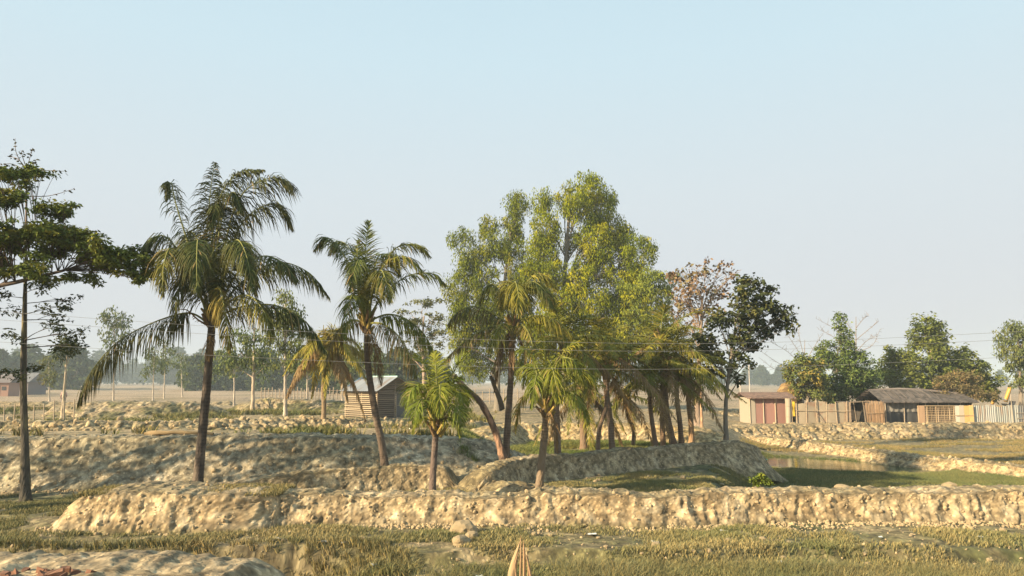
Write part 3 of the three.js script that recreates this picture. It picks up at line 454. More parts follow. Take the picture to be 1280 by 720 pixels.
// ---------------------------------------------------------------- broadleaved trees
function leaves(g, centre, R, count, size, o, rnd) {                   // one clump of leaves
  const tone = rnd(), warm = rnd();
  const base = mixc(mixc(o.c1, o.c2, tone), o.c3 ?? o.c1, warm > .75 ? .7 : 0);
  for (let k = 0; k < count; k++) {
    let x, y, z, q; do { x = rnd() * 2 - 1; y = rnd() * 2 - 1; z = rnd() * 2 - 1; q = x * x + y * y + z * z; } while (q > 1);
    const px = centre.x + x * R * 1.0, py = centre.y + y * R * (o.flat ?? .8), pz = centre.z + z * R;
    const az = rnd() * 6.283, el = o.hang ? -.35 - 1.1 * rnd() : (rnd() - .62) * 1.6, L = size * (.6 + .8 * rnd()), w = L * (o.wide ?? .45);
    const dx = Math.cos(el) * Math.cos(az), dy = Math.sin(el), dz = Math.cos(el) * Math.sin(az), ra = rnd() * 6.283;
    let ax = -Math.sin(az), ay = 0, az2 = Math.cos(az); const bx = dy * az2 - dz * ay, by = dz * ax - dx * az2, bz = dx * ay - dy * ax, c = Math.cos(ra * .35 - .5), s = Math.sin(ra * .35 - .5);
    ax = ax * c + bx * s; ay = by * s; az2 = az2 * c + bz * s;
    const v = .75 + .5 * rnd(), col = [base[0] * v, base[1] * v, base[2] * v];
    const a = g.v(px, py, pz, col), b = g.v(px + dx * L * .45 + ax * w / 2, py + dy * L * .45 + ay * w / 2 - L * .04, pz + dz * L * .45 + az2 * w / 2, col), t = g.v(px + dx * L, py + dy * L - L * .12, pz + dz * L, col), e = g.v(px + dx * L * .45 - ax * w / 2, py + dy * L * .45 - ay * w / 2 - L * .04, pz + dz * L * .45 - az2 * w / 2, col);
    g.t(a, b, t); g.t(a, t, e);
  }
}
function tree(name, o) {
  // o: d, base [px, py], by, trunk [[px, py, dz]...], r, blobs [[px, py, rx, ry, dz, dens]], leaf, clump, per, c1, c2, bark
  const rnd = seeded(o.seed), d = o.d, base = at(o.base[0], o.base[1], d); base.y = o.by ?? gh(base.x, base.z) - .03;
  const t = thing(name, base, o.label, o.category ?? 'tree', o.group), loc = (px, py, dz = 0) => at(px, py, d + dz).sub(base), bc = o.bark ?? [.20, .16, .12];
  const way = [V(0, -.1, 0), ...o.trunk.map(p => loc(...p))], pts = smooth(way, 36), g = new GB();
  g.tube(pts, u => o.r * (1 + .5 * Math.exp(-u * 14) - .72 * u), o.sides ?? 9, (u, a) => mixc(bc, o.bark2 ?? [bc[0] * 1.6, bc[1] * 1.6, bc[2] * 1.55], sstep(.5, .68, fbm(a + o.seed, u * 14, 0, 3))), .3);
  mesh('trunk', g.geo(), bark, t);
  const cr = new GB();
  for (const b of o.blobs) {
    const c = loc(b[0], b[1], b[4] ?? 0), k = d / FOCAL, rx = b[2] * k * (o.fat ?? 1), ry = b[3] * k, rz = b[6] ?? (rx * .5 + ry * .5) * (o.deep ?? .9), dens = b[5] ?? 1;
    // limb from the trunk to the clump
    let best = pts[0], bd = 1e9, bi = 0; pts.forEach((p, i) => { const e = o.level ? Math.abs(p.y - c.y + .12 * Math.hypot(p.x - c.x, p.z - c.z)) : p.distanceTo(c) + (p.y > c.y - .25 * (c.y - pts[0].y) ? 1.2 * (p.y - c.y + .3 * (c.y - pts[0].y)) : 0); if (e < bd) { bd = e; best = p; bi = i; } });
    const lg = new GB(), lr = o.r * (1 - .7 * bi / 36) * (o.limb ?? .42), mid = best.clone().lerp(c, .5).add(V((rnd() - .5) * .2 * rx, (o.arch ?? .12) * c.distanceTo(best) * (rnd() * .6 + .3), (rnd() - .5) * .2 * rx));
    const limb = smooth([best, mid, c], 10);
    if (best.distanceTo(c) > .25) lg.tube(limb, u => lerp(lr, lr * .3, u), 6, () => bc);
    const vol = rx * ry * rz, R = o.clump, N = Math.max(4, Math.round(dens * (o.dens ?? 1) * 6 * (rx * ry + rx * rz + ry * rz) / 3 / (R * R)));
    for (let i = 0; i < N; i++) {
      const a = rnd() * 6.283, cz = rnd() * 2 - 1, s = Math.sqrt(1 - cz * cz), rr = Math.cbrt(.12 + .88 * rnd()) * (1 - .25 * rnd() * rnd()) * (rnd() < .14 ? 1 + (o.stray ?? .25) : 1), q = V(c.x + s * Math.cos(a) * rr * rx, c.y + cz * rr * ry, c.z + s * Math.sin(a) * rr * rz);
      if (o.bare !== 1) leaves(cr, q, R * (.6 + .7 * rnd()), Math.round(o.per * (.5 + rnd())), o.leaf, o, rnd);
      if (i % (o.twigs ?? 3) === 0) { const f = limb[3 + Math.floor(rnd() * 7)]; lg.tube(smooth([f, f.clone().lerp(q, .5).add(V(0, .08 * f.distanceTo(q), 0)), q], 4), u => lerp(lr * .26, lr * .06, u) + .004, 4, () => bc); }
    }
    if (lg.p.length) mesh('branch', lg.geo(), bark, t);
  }
  if (cr.p.length) mesh('crown', cr.geo(), o.mat ?? leafMat, t);
  return t;
}
const AC1 = [.23, .25, .012], AC2 = [.13, .165, .012], ACY = [.35, .32, .014];
tree('acacia_tree', { seed: 101, label: 'tallest green tree with upright columns of drooping leaves behind the palm grove', d: 58, base: [706, 515], trunk: [[705, 480], [702, 420], [706, 340], [712, 260]], r: .36, fat: 1.06, hang: 1, leaf: .20, wide: .34, clump: .55, per: 92, dens: 1.3, flat: 1.2, c1: AC1, c2: AC2, c3: ACY, bark: [.22, .19, .15], arch: -.02, deep: .8,
  blobs: [[738, 235, 17, 20, 0], [720, 255, 16, 22, -1], [748, 262, 20, 24, .5], [742, 300, 24, 30, -.5], [752, 335, 22, 22, 0], [712, 300, 10, 20, 1, .5], [705, 250, 10, 16, 1.5, .7], [712, 232, 9, 10, .5, .7], [768, 290, 12, 22, 1], [760, 250, 8, 14, 1, .7], [675, 252, 11, 18, 0], [682, 285, 17, 24, -.6], [676, 320, 20, 24, -.5], [668, 345, 18, 20, 0], [690, 340, 14, 22, -1], [718, 350, 22, 22, -1.5, .8], [735, 375, 24, 20, -1.5], [700, 380, 26, 22, -1], [780, 300, 14, 20, .6], [790, 325, 20, 28, -.4], [788, 360, 22, 24, -.6], [772, 385, 24, 24, -1], [806, 300, 8, 10, .6, .6], [812, 315, 8, 16, .8, .6], [740, 420, 34, 26, 0], [680, 420, 30, 26, .5], [790, 420, 26, 26, 0], [726, 310, 8, 14, 2, .5], [758, 440, 30, 24, 1], [700, 455, 30, 22, 1]] });
tree('acacia_tree', { seed: 102, label: 'grey green drooping tree on the hut side of the tallest tree', d: 59.5, base: [622, 513], trunk: [[622, 480], [625, 420], [632, 340], [640, 280]], r: .25, fat: 1.05, hang: 1, leaf: .20, wide: .34, clump: .55, per: 86, dens: 1.2, flat: 1.2, c1: [.18, .205, .016], c2: [.105, .135, .014], c3: [.28, .27, .016], bark: [.2, .17, .13], arch: -.02, deep: .8,
  blobs: [[647, 255, 14, 16, 0, .9], [643, 280, 15, 22, .5], [640, 310, 18, 24, 0], [652, 345, 22, 22, 0], [612, 282, 13, 14, .3], [610, 310, 14, 20, 0, .9], [576, 298, 13, 14, 0], [584, 325, 15, 20, 0], [604, 345, 20, 20, -.3], [574, 360, 16, 22, 0], [592, 385, 24, 24, -.5], [622, 375, 22, 24, -.6], [575, 400, 16, 22, .3], [615, 415, 28, 24, 0], [585, 430, 22, 20, .5], [655, 400, 20, 28, .5], [595, 455, 26, 18, 1], [640, 450, 22, 20, 1]] });
tree('bush_tree', { seed: 103, label: 'bright yellow green leafy tree between the tallest tree and the brown leaved tree', d: 56, base: [815, 515], trunk: [[815, 490], [812, 420], [815, 370]], r: .18, hang: 1, leaf: .2, wide: .38, clump: .52, per: 80, c1: [.23, .25, .035], c2: [.15, .19, .035], c3: ACY,
  blobs: [[818, 345, 18, 14, 0, .9], [800, 365, 22, 18, -.3], [828, 370, 16, 18, .3], [795, 400, 24, 20, 0], [825, 405, 20, 22, .3], [848, 350, 10, 10, .5, .6]] });
tree('teak_tree', { seed: 104, label: 'half bare tree with curled brown leaves beside the tallest tree', d: 38, base: [872, 540], trunk: [[872, 500], [874, 450], [876, 410], [878, 370]], r: .17, leaf: .20, wide: .6, clump: .26, per: 9, dens: .55, c1: [.19, .125, .08], c2: [.25, .17, .105], c3: [.2, .18, .08], bark: [.26, .19, .14], twigs: 1, arch: .1, deep: .7,
  blobs: [[880, 335, 22, 12, 0, .9], [905, 338, 18, 10, .5, .7], [855, 345, 18, 14, .4, .9], [875, 358, 24, 14, -.4], [850, 370, 18, 14, 0], [895, 362, 18, 14, .3], [868, 385, 24, 14, 0], [845, 390, 14, 14, .5, .8], [888, 390, 14, 12, 0, .8], [862, 408, 20, 12, .5, .7], [915, 345, 10, 8, 0, .6], [840, 345, 10, 10, 0, .6]] });
tree('broadleaf_tree', { seed: 105, label: 'dark glossy leaved tree on a thin crooked trunk at the pond edge', d: 28.2, base: [909, 560], by: .0, trunk: [[907, 530], [908, 495], [912, 460], [916, 430], [920, 400]], r: .10, leaf: .155, wide: .58, clump: .23, per: 22, dens: .95, c1: [.045, .058, .024], c2: [.07, .082, .03], c3: [.14, .13, .04], bark: [.21, .175, .135], twigs: 2, arch: .06, deep: .75,
  blobs: [[938, 352, 17, 10, 0], [955, 362, 13, 9, .3], [925, 365, 18, 10, -.3], [945, 378, 22, 10, 0], [962, 385, 16, 10, 0], [982, 394, 11, 11, 0], [975, 405, 12, 9, .3], [990, 408, 7, 8, 0, .8], [930, 388, 22, 12, -.4], [905, 395, 18, 10, .2], [898, 405, 14, 9, -.2], [942, 405, 24, 11, 0], [958, 415, 14, 9, .3], [922, 420, 18, 10, -.2], [938, 428, 18, 9, .2], [920, 445, 10, 9, 0], [938, 450, 10, 8, 0, .8], [878, 420, 14, 10, .5], [890, 432, 14, 10, .3], [870, 440, 12, 8, .5], [898, 450, 10, 10, 0], [885, 460, 10, 8, .3], [925, 473, 6, 6, 0], [900, 468, 10, 7, .3], [915, 462, 6, 8, 0]] });
tree('rain_tree', { seed: 106, label: 'flat topped tree seen beyond the hut between two palms', d: 62, base: [530, 502], trunk: [[530, 470], [528, 430], [530, 395]], r: .2, leaf: .22, wide: .5, clump: .45, per: 34, dens: .5, stray: .6, flat: .5, c1: [.16, .16, .05], c2: [.12, .13, .05], bark: [.3, .22, .17],
  blobs: [[528, 377, 22, 5, 0, 1.4], [512, 390, 14, 4, .5, 1.4], [545, 395, 16, 5, 0, 1.2], [522, 402, 26, 6, 0, 1.4], [545, 415, 18, 8, .3], [515, 420, 20, 8, 0], [535, 435, 24, 10, 0], [510, 445, 18, 10, .5]] });
// left hand trees
tree('silk_cotton_tree', { seed: 111, label: 'straight thorny trunk with level side branches and a bare twiggy top', d: 17.2, base: [33, 626], by: -.02, trunk: [[31, 560], [29, 480], [30, 400], [32, 340]], r: .10, level: 1, limb: .25, sides: 14, leaf: .09, wide: .42, clump: .18, per: 26, dens: .6, flat: .5, c1: [.045, .06, .026], c2: [.032, .045, .022], c3: [.10, .10, .03], bark: [.065, .055, .042], bark2: [.20, .165, .085], twigs: 2, arch: .02, deep: .6,  // trunk: shade and yellowish lit spots are put into the two bark colours
  blobs: [[75, 400, 24, 8, .3, .7], [95, 415, 18, 10, .2, 1.2], [85, 432, 22, 12, .3, 1.4], [65, 385, 26, 9, -.5, .6], [90, 375, 16, 8, .3, .5], [15, 420, 20, 9, -.4, .7], [5, 465, 22, 9, .4, 1.2], [20, 472, 18, 7, -.3, 1], [42, 460, 10, 8, .2, .7], [15, 390, 18, 9, .4, .6], [55, 360, 22, 7, -.4, .6], [0, 370, 20, 9, .2, .6], [60, 410, 16, 8, -.8, .6]] });
{ // bare whorled twigs at the very top belong to a second stem
  const d = 18.6, b = at(30, 615, d); b.y = 0; const t = thing('bare_tree', b, 'thin bare topped tree rising above the flat feathery crown', 'tree'), loc = (x, y, z = 0) => at(x, y, d + z).sub(b), rnd = seeded(7);
  const g = new GB(), bc = [.20, .15, .12]; g.tube(smooth([V(0, -.1, 0), loc(31, 500, 0), loc(32, 350), loc(33, 250), loc(33, 205)], 40), u => lerp(.06, .012, u), 8, () => bc); mesh('trunk', g.geo(), bark, t);
  const lf = new GB();
  for (const [a, ...c] of [[[33, 215], [20, 190], [19, 173]], [[33, 215], [10, 212], [-12, 210]], [[33, 215], [50, 213], [80, 214]], [[33, 212], [38, 195], [40, 186]], [[33, 212], [24, 200], [12, 195]], [[33, 214], [42, 205], [45, 200]], [[32, 222], [45, 222], [48, 226]], [[32, 245], [60, 245], [93, 236]], [[33, 210], [28, 195], [27, 188]], [[33, 214], [15, 205], [4, 205]]]) {
    const e = new GB(), P = [loc(...a), ...c.map(q => loc(q[0], q[1], (rnd() - .5) * .6))]; e.tube(smooth(P, 8), u => lerp(.013, .005, u), 4, () => bc); mesh('branch', e.geo(), bark, t);
    const sp = smooth(P, 9); for (let k = 4; k < 10; k++) leaves(lf, sp[k], .06, 2, .09, { c1: [.10, .085, .06], c2: [.07, .075, .04], wide: .6 }, rnd);
  }
  mesh('crown', lf.geo(), leafMat, t);
}
{
  const rnd = seeded(1130), blobs = [];
  const layer = (n, x0, x1, ya, yb, r) => { for (let k = 0; k < n; k++) { const u = (k + rnd()) / n, x = lerp(x0, x1, u); blobs.push([x, lerp(ya(x), yb(x), rnd()), r * (.7 + .7 * rnd()), r * (.28 + .2 * rnd()), (rnd() - .5) * 1.8, .8 + .5 * rnd()]); } };
  layer(7, -40, 48, x => 203 + Math.abs(x - 15) * .25, x => 226, 15);
  layer(9, -50, 92, x => 228 + Math.max(0, x - 40) * .4, x => 262 + Math.max(0, x - 60) * .3, 16);
  layer(3, -60, 70, x => 268, x => 288, 15);
  layer(30, -60, 150, x => 290 + Math.max(0, x - 100) * .25, x => 336, 20);
  layer(12, 120, 196, x => 306 + Math.max(0, x - 170) * .5, x => 336 + Math.max(0, x - 165) * .35, 12);
  layer(9, -50, 150, x => 336, x => 350, 13);
  layer(5, 160, 190, x => 332, x => 352, 9);
  layer(12, -330, -60, x => 240, x => 330, 36);
  tree('feathery_tree', { seed: 113, label: 'wide flat crowned feathery tree reaching in over the grass beside the tall palm', d: 16.9, base: [-150, 626], by: 0, trunk: [[-150, 540], [-145, 470], [-120, 410], [-80, 378], [-20, 362], [40, 348], [80, 338]], r: .11, limb: .3, leaf: .095, wide: .42, clump: .16, per: 42, dens: 1.08, stray: .9, flat: .5, c1: [.10, .13, .032], c2: [.135, .16, .034], c3: [.21, .19, .03], bark: [.10, .072, .055], arch: .05, deep: .9, twigs: 3, blobs });
}
// trees out of frame on the left: their shade lies over the high bank
const shade = (seed, label, d, px, dy) => tree('shade_tree', { seed, label, d, base: [px, 480 + 2300 / d], by: 0, trunk: [[px, 520], [px + 5, 420 - dy], [px + 10, 320 - dy]], r: .22, leaf: .22, wide: .5, clump: .4, per: 22, dens: .14, c1: AC2, c2: G_MID, blobs: [[px, 300 - dy, 100, 60, 0], [px - 100, 330 - dy, 80, 50, 0], [px + 100, 330 - dy, 80, 50, .5], [px, 210 - dy, 80, 55, 0], [px + 80, 260 - dy, 70, 50, 1.5], [px - 60, 395 - dy, 80, 40, -1], [px + 60, 395 - dy, 80, 40, 1]] });
shade(114, 'leafy tree left of the feathery tree whose shade lies over the high bank', 14.2, -600, 0);
shade(115, 'leafy tree farthest from the palms, shading the end of the high bank', 14.4, -900, 0);
shade(116, 'taller leafy tree on the viewer side of the shading trees', 12.9, -560, 130);
// thin trees in the fields on the left
const FIELDT = 'thin trees in the far fields';
const thin = (seed, label, d, base, by, top, blobs, o = {}) => tree('field_tree', { seed, label, group: FIELDT, d, base, by, trunk: [[lerp(base[0], top[0], .5) + (o.bow ?? 0), lerp(base[1], top[1], .5)], top], r: o.r ?? .1, sides: 6, leaf: o.leaf ?? .3, wide: .42, clump: o.clump ?? .55, per: o.per ?? 26, dens: .8, hang: 1, flat: 1.1, c1: o.c1 ?? [.15, .18, .06], c2: o.c2 ?? [.10, .135, .05], c3: [.15, .16, .05], bark: o.bark ?? [.34, .29, .23], blobs, deep: .8, twigs: 4, arch: 0 });
thin(121, 'slim pale tree whose loose round crown stands above the long palm frond', 84, [142, 500], .4, [143, 400], [[140, 395, 12, 10, 0, .9], [153, 398, 12, 10, .5, .9], [144, 412, 18, 10, 0, .8], [135, 425, 10, 10, 0, .6], [150, 430, 12, 10, 0, .6]]);
thin(122, 'small yellowish tree standing behind the thorny trunk', 88, [62, 500], .4, [61, 450], [[60, 455, 8, 12, 0], [61, 470, 10, 12, 0]], { c1: [.17, .15, .045] });
thin(123, 'leaning pale stemmed tree with a small dark crown near the walking person', 46, [78, 522], .5, [84, 440], [[76, 440, 9, 9, 0], [90, 436, 9, 8, 0], [83, 428, 10, 8, 0]], { r: .13, c1: [.06, .075, .03], c2: [.04, .055, .025], clump: .35, leaf: .2, bark: [.33, .27, .19] });
thin(124, 'slender tree under the long palm frond, small loose crown', 92, [191, 503], .4, [193, 440], [[190, 445, 12, 10, 0, .7], [196, 458, 14, 10, 0, .8], [186, 466, 8, 8, 0, .6]]);
thin(125, 'thin grey tree left of the tall palm trunk', 98, [205, 500], .4, [207, 430], [[206, 432, 12, 12, 0, .6], [212, 445, 10, 10, 0, .6], [202, 452, 10, 10, 0, .6]]);
thin(126, 'thin tree close to the tall palm trunk in the haze', 104, [228, 500], .4, [226, 445], [[226, 450, 9, 12, 0, .6], [228, 468, 8, 10, 0, .5]]);
thin(127, 'young eucalyptus with a pale stem rising right of the tall palm', 47, [357, 517], .55, [356, 380], [[358, 372, 16, 12, 0, .9], [350, 395, 18, 14, 0, .9], [366, 392, 14, 16, .5, .9], [345, 420, 16, 16, 0, .9], [368, 425, 18, 18, 0, .9], [350, 448, 14, 14, 0, .7], [372, 452, 14, 14, 0, .7], [358, 405, 16, 16, -.5]], { r: .12, clump: .38, leaf: .2, per: 30, c1: [.18, .195, .055], c2: [.115, .145, .05] });
thin(128, 'green tree with a clear straight stem between tall palm and eucalyptus', 54, [316, 510], .5, [318, 410], [[310, 420, 20, 16, 0, .9], [325, 432, 18, 16, 0, .9], [300, 440, 16, 16, 0, .9], [318, 448, 20, 14, .3], [334, 455, 14, 14, 0], [290, 455, 12, 12, 0, .8]], { r: .15, clump: .45, leaf: .22, bark: [.42, .33, .24] });
thin(129, 'leaning double stemmed tree just right of the tall palm trunk', 70, [293, 500], .4, [288, 440], [[284, 440, 12, 14, 0, .8], [294, 455, 12, 12, 0, .9], [278, 462, 10, 10, 0, .7]], { bow: 2 });
thin(130, 'hazy tree behind the eucalyptus, crown joined to its neighbours', 84, [384, 500], .4, [384, 430], [[384, 425, 16, 14, 0], [395, 440, 16, 14, 0], [380, 455, 18, 14, 0], [400, 465, 14, 10, 0]]);
thin(131, 'hazy tree behind the yellowing palm', 90, [428, 500], .4, [428, 445], [[428, 440, 18, 14, 0], [440, 455, 16, 14, 0], [418, 460, 16, 12, 0]]);
thin(132, 'hazy tree in the field behind the double stemmed tree', 88, [262, 500], .4, [262, 450], [[262, 452, 10, 12, 0, .8], [268, 468, 10, 10, 0, .8]]);
thin(133, 'hazy tree standing directly behind the slatted hut', 80, [458, 498], .4, [458, 445], [[458, 440, 18, 14, 0], [470, 452, 16, 12, 0], [446, 450, 14, 12, 0]]);
thin(134, 'thin tree with an orange stem at the right edge of the palm grove', 37, [878, 545], .1, [875, 470], [[874, 470, 14, 10, 0, .7], [866, 482, 12, 8, 0, .7]], { r: .09, clump: .3, leaf: .16, bark: [.36, .22, .13] });
// trees round the sheds on the right
tree('garden_tree', { seed: 141, label: 'bushy dark green tree with a narrow grey spire behind the mat fence', d: 55, base: [1046, 520], by: 0, trunk: [[1046, 490], [1046, 460], [1047, 440]], r: .15, leaf: .2, wide: .45, clump: .42, per: 48, dens: 1.15, c1: [.125, .17, .042], c2: [.08, .12, .036], c3: [.18, .21, .045], bark: [.2, .16, .12], deep: .8,
  blobs: [[1052, 402, 8, 12, 0, .7], [1054, 420, 10, 12, 0, .9], [1058, 432, 12, 10, .3], [1034, 436, 10, 10, .2, .9], [1030, 450, 12, 10, 0], [1052, 450, 20, 14, 0], [1072, 452, 18, 14, .3], [1062, 470, 28, 16, -.4], [1080, 482, 18, 16, 0], [1045, 482, 24, 16, -.5], [1090, 470, 12, 14, .3], [1070, 492, 26, 12, 0], [1045, 495, 20, 10, 0]] });
tree('garden_tree', { seed: 142, label: 'broad shrubby tree with yellow tinged leaves over the red shed', d: 53, base: [1010, 520], by: 0, trunk: [[1010, 495], [1012, 470], [1008, 455]], r: .13, leaf: .2, wide: .55, clump: .38, per: 36, c1: [.19, .2, .05], c2: [.11, .14, .042], c3: [.36, .25, .06], bark: [.2, .16, .12],
  blobs: [[1000, 450, 14, 8, 0, .8], [990, 458, 12, 8, .3, .9], [1015, 455, 16, 10, 0], [1005, 468, 20, 10, -.3], [1020, 475, 20, 12, 0], [1000, 485, 16, 10, .2], [1022, 492, 20, 8, 0], [986, 470, 8, 8, 0, .8]] });
tree('mango_tree', { seed: 143, label: 'large round mango tree with a separate top tuft behind the thatched shed', d: 58, base: [1165, 515], by: .1, trunk: [[1165, 490], [1165, 460], [1162, 420]], r: .26, leaf: .24, wide: .45, clump: .48, per: 52, dens: 1.2, c1: [.16, .18, .04], c2: [.085, .115, .034], c3: [.2, .21, .04], bark: [.2, .16, .12], deep: .85,
  blobs: [[1160, 405, 16, 10, 0], [1152, 418, 18, 10, .3], [1172, 420, 14, 10, 0], [1160, 432, 22, 10, 0], [1115, 438, 8, 6, 0, .8], [1125, 448, 18, 12, 0], [1110, 460, 12, 14, .4], [1145, 455, 22, 14, -.5], [1175, 450, 24, 14, -.3], [1205, 448, 16, 12, .3], [1200, 465, 24, 14, 0], [1225, 462, 14, 12, .4], [1235, 475, 14, 12, .4], [1130, 475, 24, 12, -.5], [1170, 475, 28, 14, -.5], [1215, 485, 24, 12, 0], [1115, 485, 14, 12, 0], [1240, 490, 10, 12, .5]] });
tree('thorn_bush', { seed: 144, label: 'dry brownish olive bush hanging over the thatched roof end', d: 53, base: [1195, 520], by: 0, trunk: [[1196, 500], [1198, 485]], r: .09, category: 'bush', leaf: .15, wide: .4, clump: .34, per: 44, c1: [.17, .14, .065], c2: [.2, .155, .07], c3: [.27, .17, .07], bark: [.2, .15, .11],
  blobs: [[1180, 476, 14, 8, 0, .9], [1200, 472, 18, 9, 0, .9], [1215, 475, 14, 10, .3, .9], [1188, 488, 20, 9, 0], [1215, 490, 18, 9, 0], [1235, 495, 12, 8, 0, .8]] });
tree('garden_tree', { seed: 145, label: 'grey green loose tree at the far end of the tin fence', d: 56, base: [1276, 520], by: 0, trunk: [[1276, 490], [1274, 450], [1272, 415]], r: .17, leaf: .2, wide: .4, clump: .42, per: 40, hang: 1, c1: [.15, .175, .06], c2: [.10, .125, .048], c3: [.2, .2, .06], bark: [.22, .18, .14],
  blobs: [[1272, 410, 18, 9, 0, .9], [1258, 422, 14, 10, .2, .9], [1280, 425, 18, 12, 0], [1252, 437, 9, 8, 0, .7], [1266, 442, 18, 12, -.3], [1290, 440, 18, 14, 0], [1272, 460, 16, 10, 0, .8], [1286, 465, 14, 12, 0], [1270, 478, 10, 8, 0, .7], [1300, 480, 18, 14, 0], [1310, 430, 18, 18, 0]] });
function bareTree(label, d, base, by, stems) {
  const b = at(base[0], base[1], d); b.y = by; const t = thing('bare_tree', b, label, 'tree'), loc = (x, y, z = 0) => at(x, y, d + z).sub(b), rnd = seeded(base[0]), bc = [.26, .21, .17];
  stems.forEach((s, n) => { const g = new GB(), P = smooth(s.map(q => loc(q[0], q[1], q[2] ?? 0)), 14); g.tube(P, u => n ? lerp(.03, .009, u) : lerp(.09, .02, u), 5, () => bc);
    if (n) for (let k = 4; k < 15; k++) { const e = P[k].clone().add(V((rnd() - .5) * .9, (rnd() - .25) * .7, (rnd() - .5) * .9)); g.tube([P[k], P[k].clone().lerp(e, .5).add(V(0, .04, 0)), e], u => lerp(.014, .006, u), 4, () => bc); }
    mesh(n ? 'branch' : 'trunk', g.geo(), bark, t); });
}
bareTree('leafless tree with upswept branches behind the grey spired bushy tree', 60, [1070, 510], .1, [[[1070, 512], [1070, 450], [1070, 396]], [[1070, 440], [1085, 425], [1098, 420]], [[1070, 425], [1088, 410], [1098, 402]], [[1070, 410], [1080, 398], [1086, 394]], [[1070, 435], [1045, 412], [1020, 398]], [[1070, 445], [1040, 420], [1024, 412]], [[1070, 420], [1055, 400], [1046, 392]], [[1070, 440], [1090, 432], [1100, 412]]]);
bareTree('leafless spreading tree in front of the far wood, left of the yellow tinged tree', 64, [1004, 505], .1, [[[1004, 508], [1005, 480], [1006, 425]], [[1004, 470], [975, 455], [948, 437]], [[1005, 460], [985, 440], [968, 430]], [[1005, 450], [992, 430], [984, 418]], [[1005, 465], [970, 462], [955, 452]], [[1005, 455], [1020, 430], [1030, 415]], [[1006, 450], [1000, 425], [998, 412]]]);

// far woods: one hazy mass on the horizon
function farWood(name, label, seed, spots, c1, c2) {
  const rnd = seeded(seed), g = new GB();
  for (let k = 0; k < 70; k++) { const a = rnd() * 6.283, r = Math.sqrt(rnd()), y = rnd(), w = Math.sin(Math.PI * Math.min(1, .18 + y * .85)); leaves(g, V(Math.cos(a) * r * .42 * w, .12 + y * .86, Math.sin(a) * r * .42 * w), .13, 16, .10, { c1, c2, wide: .8 }, rnd); }
  for (let k = 0; k < 3; k++) g.tube([V(0, -.02, 0), V((rnd() - .5) * .2, .6, (rnd() - .5) * .2)], u => lerp(.022, .01, u), 5, () => [.2, .17, .13]);
  const im = new THREE.InstancedMesh(g.geo(), leafMat, spots.length), m = new THREE.Matrix4(), e = new THREE.Euler(), q = new THREE.Quaternion();
  spots.forEach(([px, d, h, w], i) => { e.set(0, rnd() * 6.283, 0); q.setFromEuler(e); m.compose(V(xAt(px, d), gh(xAt(px, d), -d) - .3, -d), q, V(h * w, h, h * w)); im.setMatrixAt(i, m); });
  im.name = numbered(name); im.castShadow = im.receiveShadow = true; scene.add(im); tag(im, label, 'wood', null, 'stuff');
}
{
  const rnd = seeded(900), far = [], near = [], right = [];
  for (let k = 0; k < 230; k++) { const px = -350 + 1980 * rnd(), d = 400 + 220 * rnd(); far.push([px, d, (10 + 8 * rnd()) * (px > 880 ? .78 : px < 260 ? 1.25 : 1), .8 + .5 * rnd()]); }
  for (let k = 0; k < 26; k++) { const px = -160 + 270 * rnd(), d = 200 + 60 * rnd(); near.push([px, d, 9 + 6 * rnd() * sstep(150, 40, px), .8 + .4 * rnd()]); }
  for (let k = 0; k < 40; k++) { const px = 380 + 190 * rnd(), d = 130 + 60 * rnd(); near.push([px, d, 5 + 3.5 * rnd(), .8 + .4 * rnd()]); }
  for (let k = 0; k < 26; k++) { const px = 240 + 170 * rnd(), d = 170 + 60 * rnd(); near.push([px, d, 7 + 3 * rnd(), .8 + .4 * rnd()]); }
  farWood('far_wood', 'blue hazy belt of woodland along the horizon', 901, far, [.05, .07, .03], [.035, .055, .026]);
  farWood('far_wood', 'nearer hazy clumps of trees before the horizon belt', 902, near, [.075, .095, .035], [.05, .075, .03]);
}
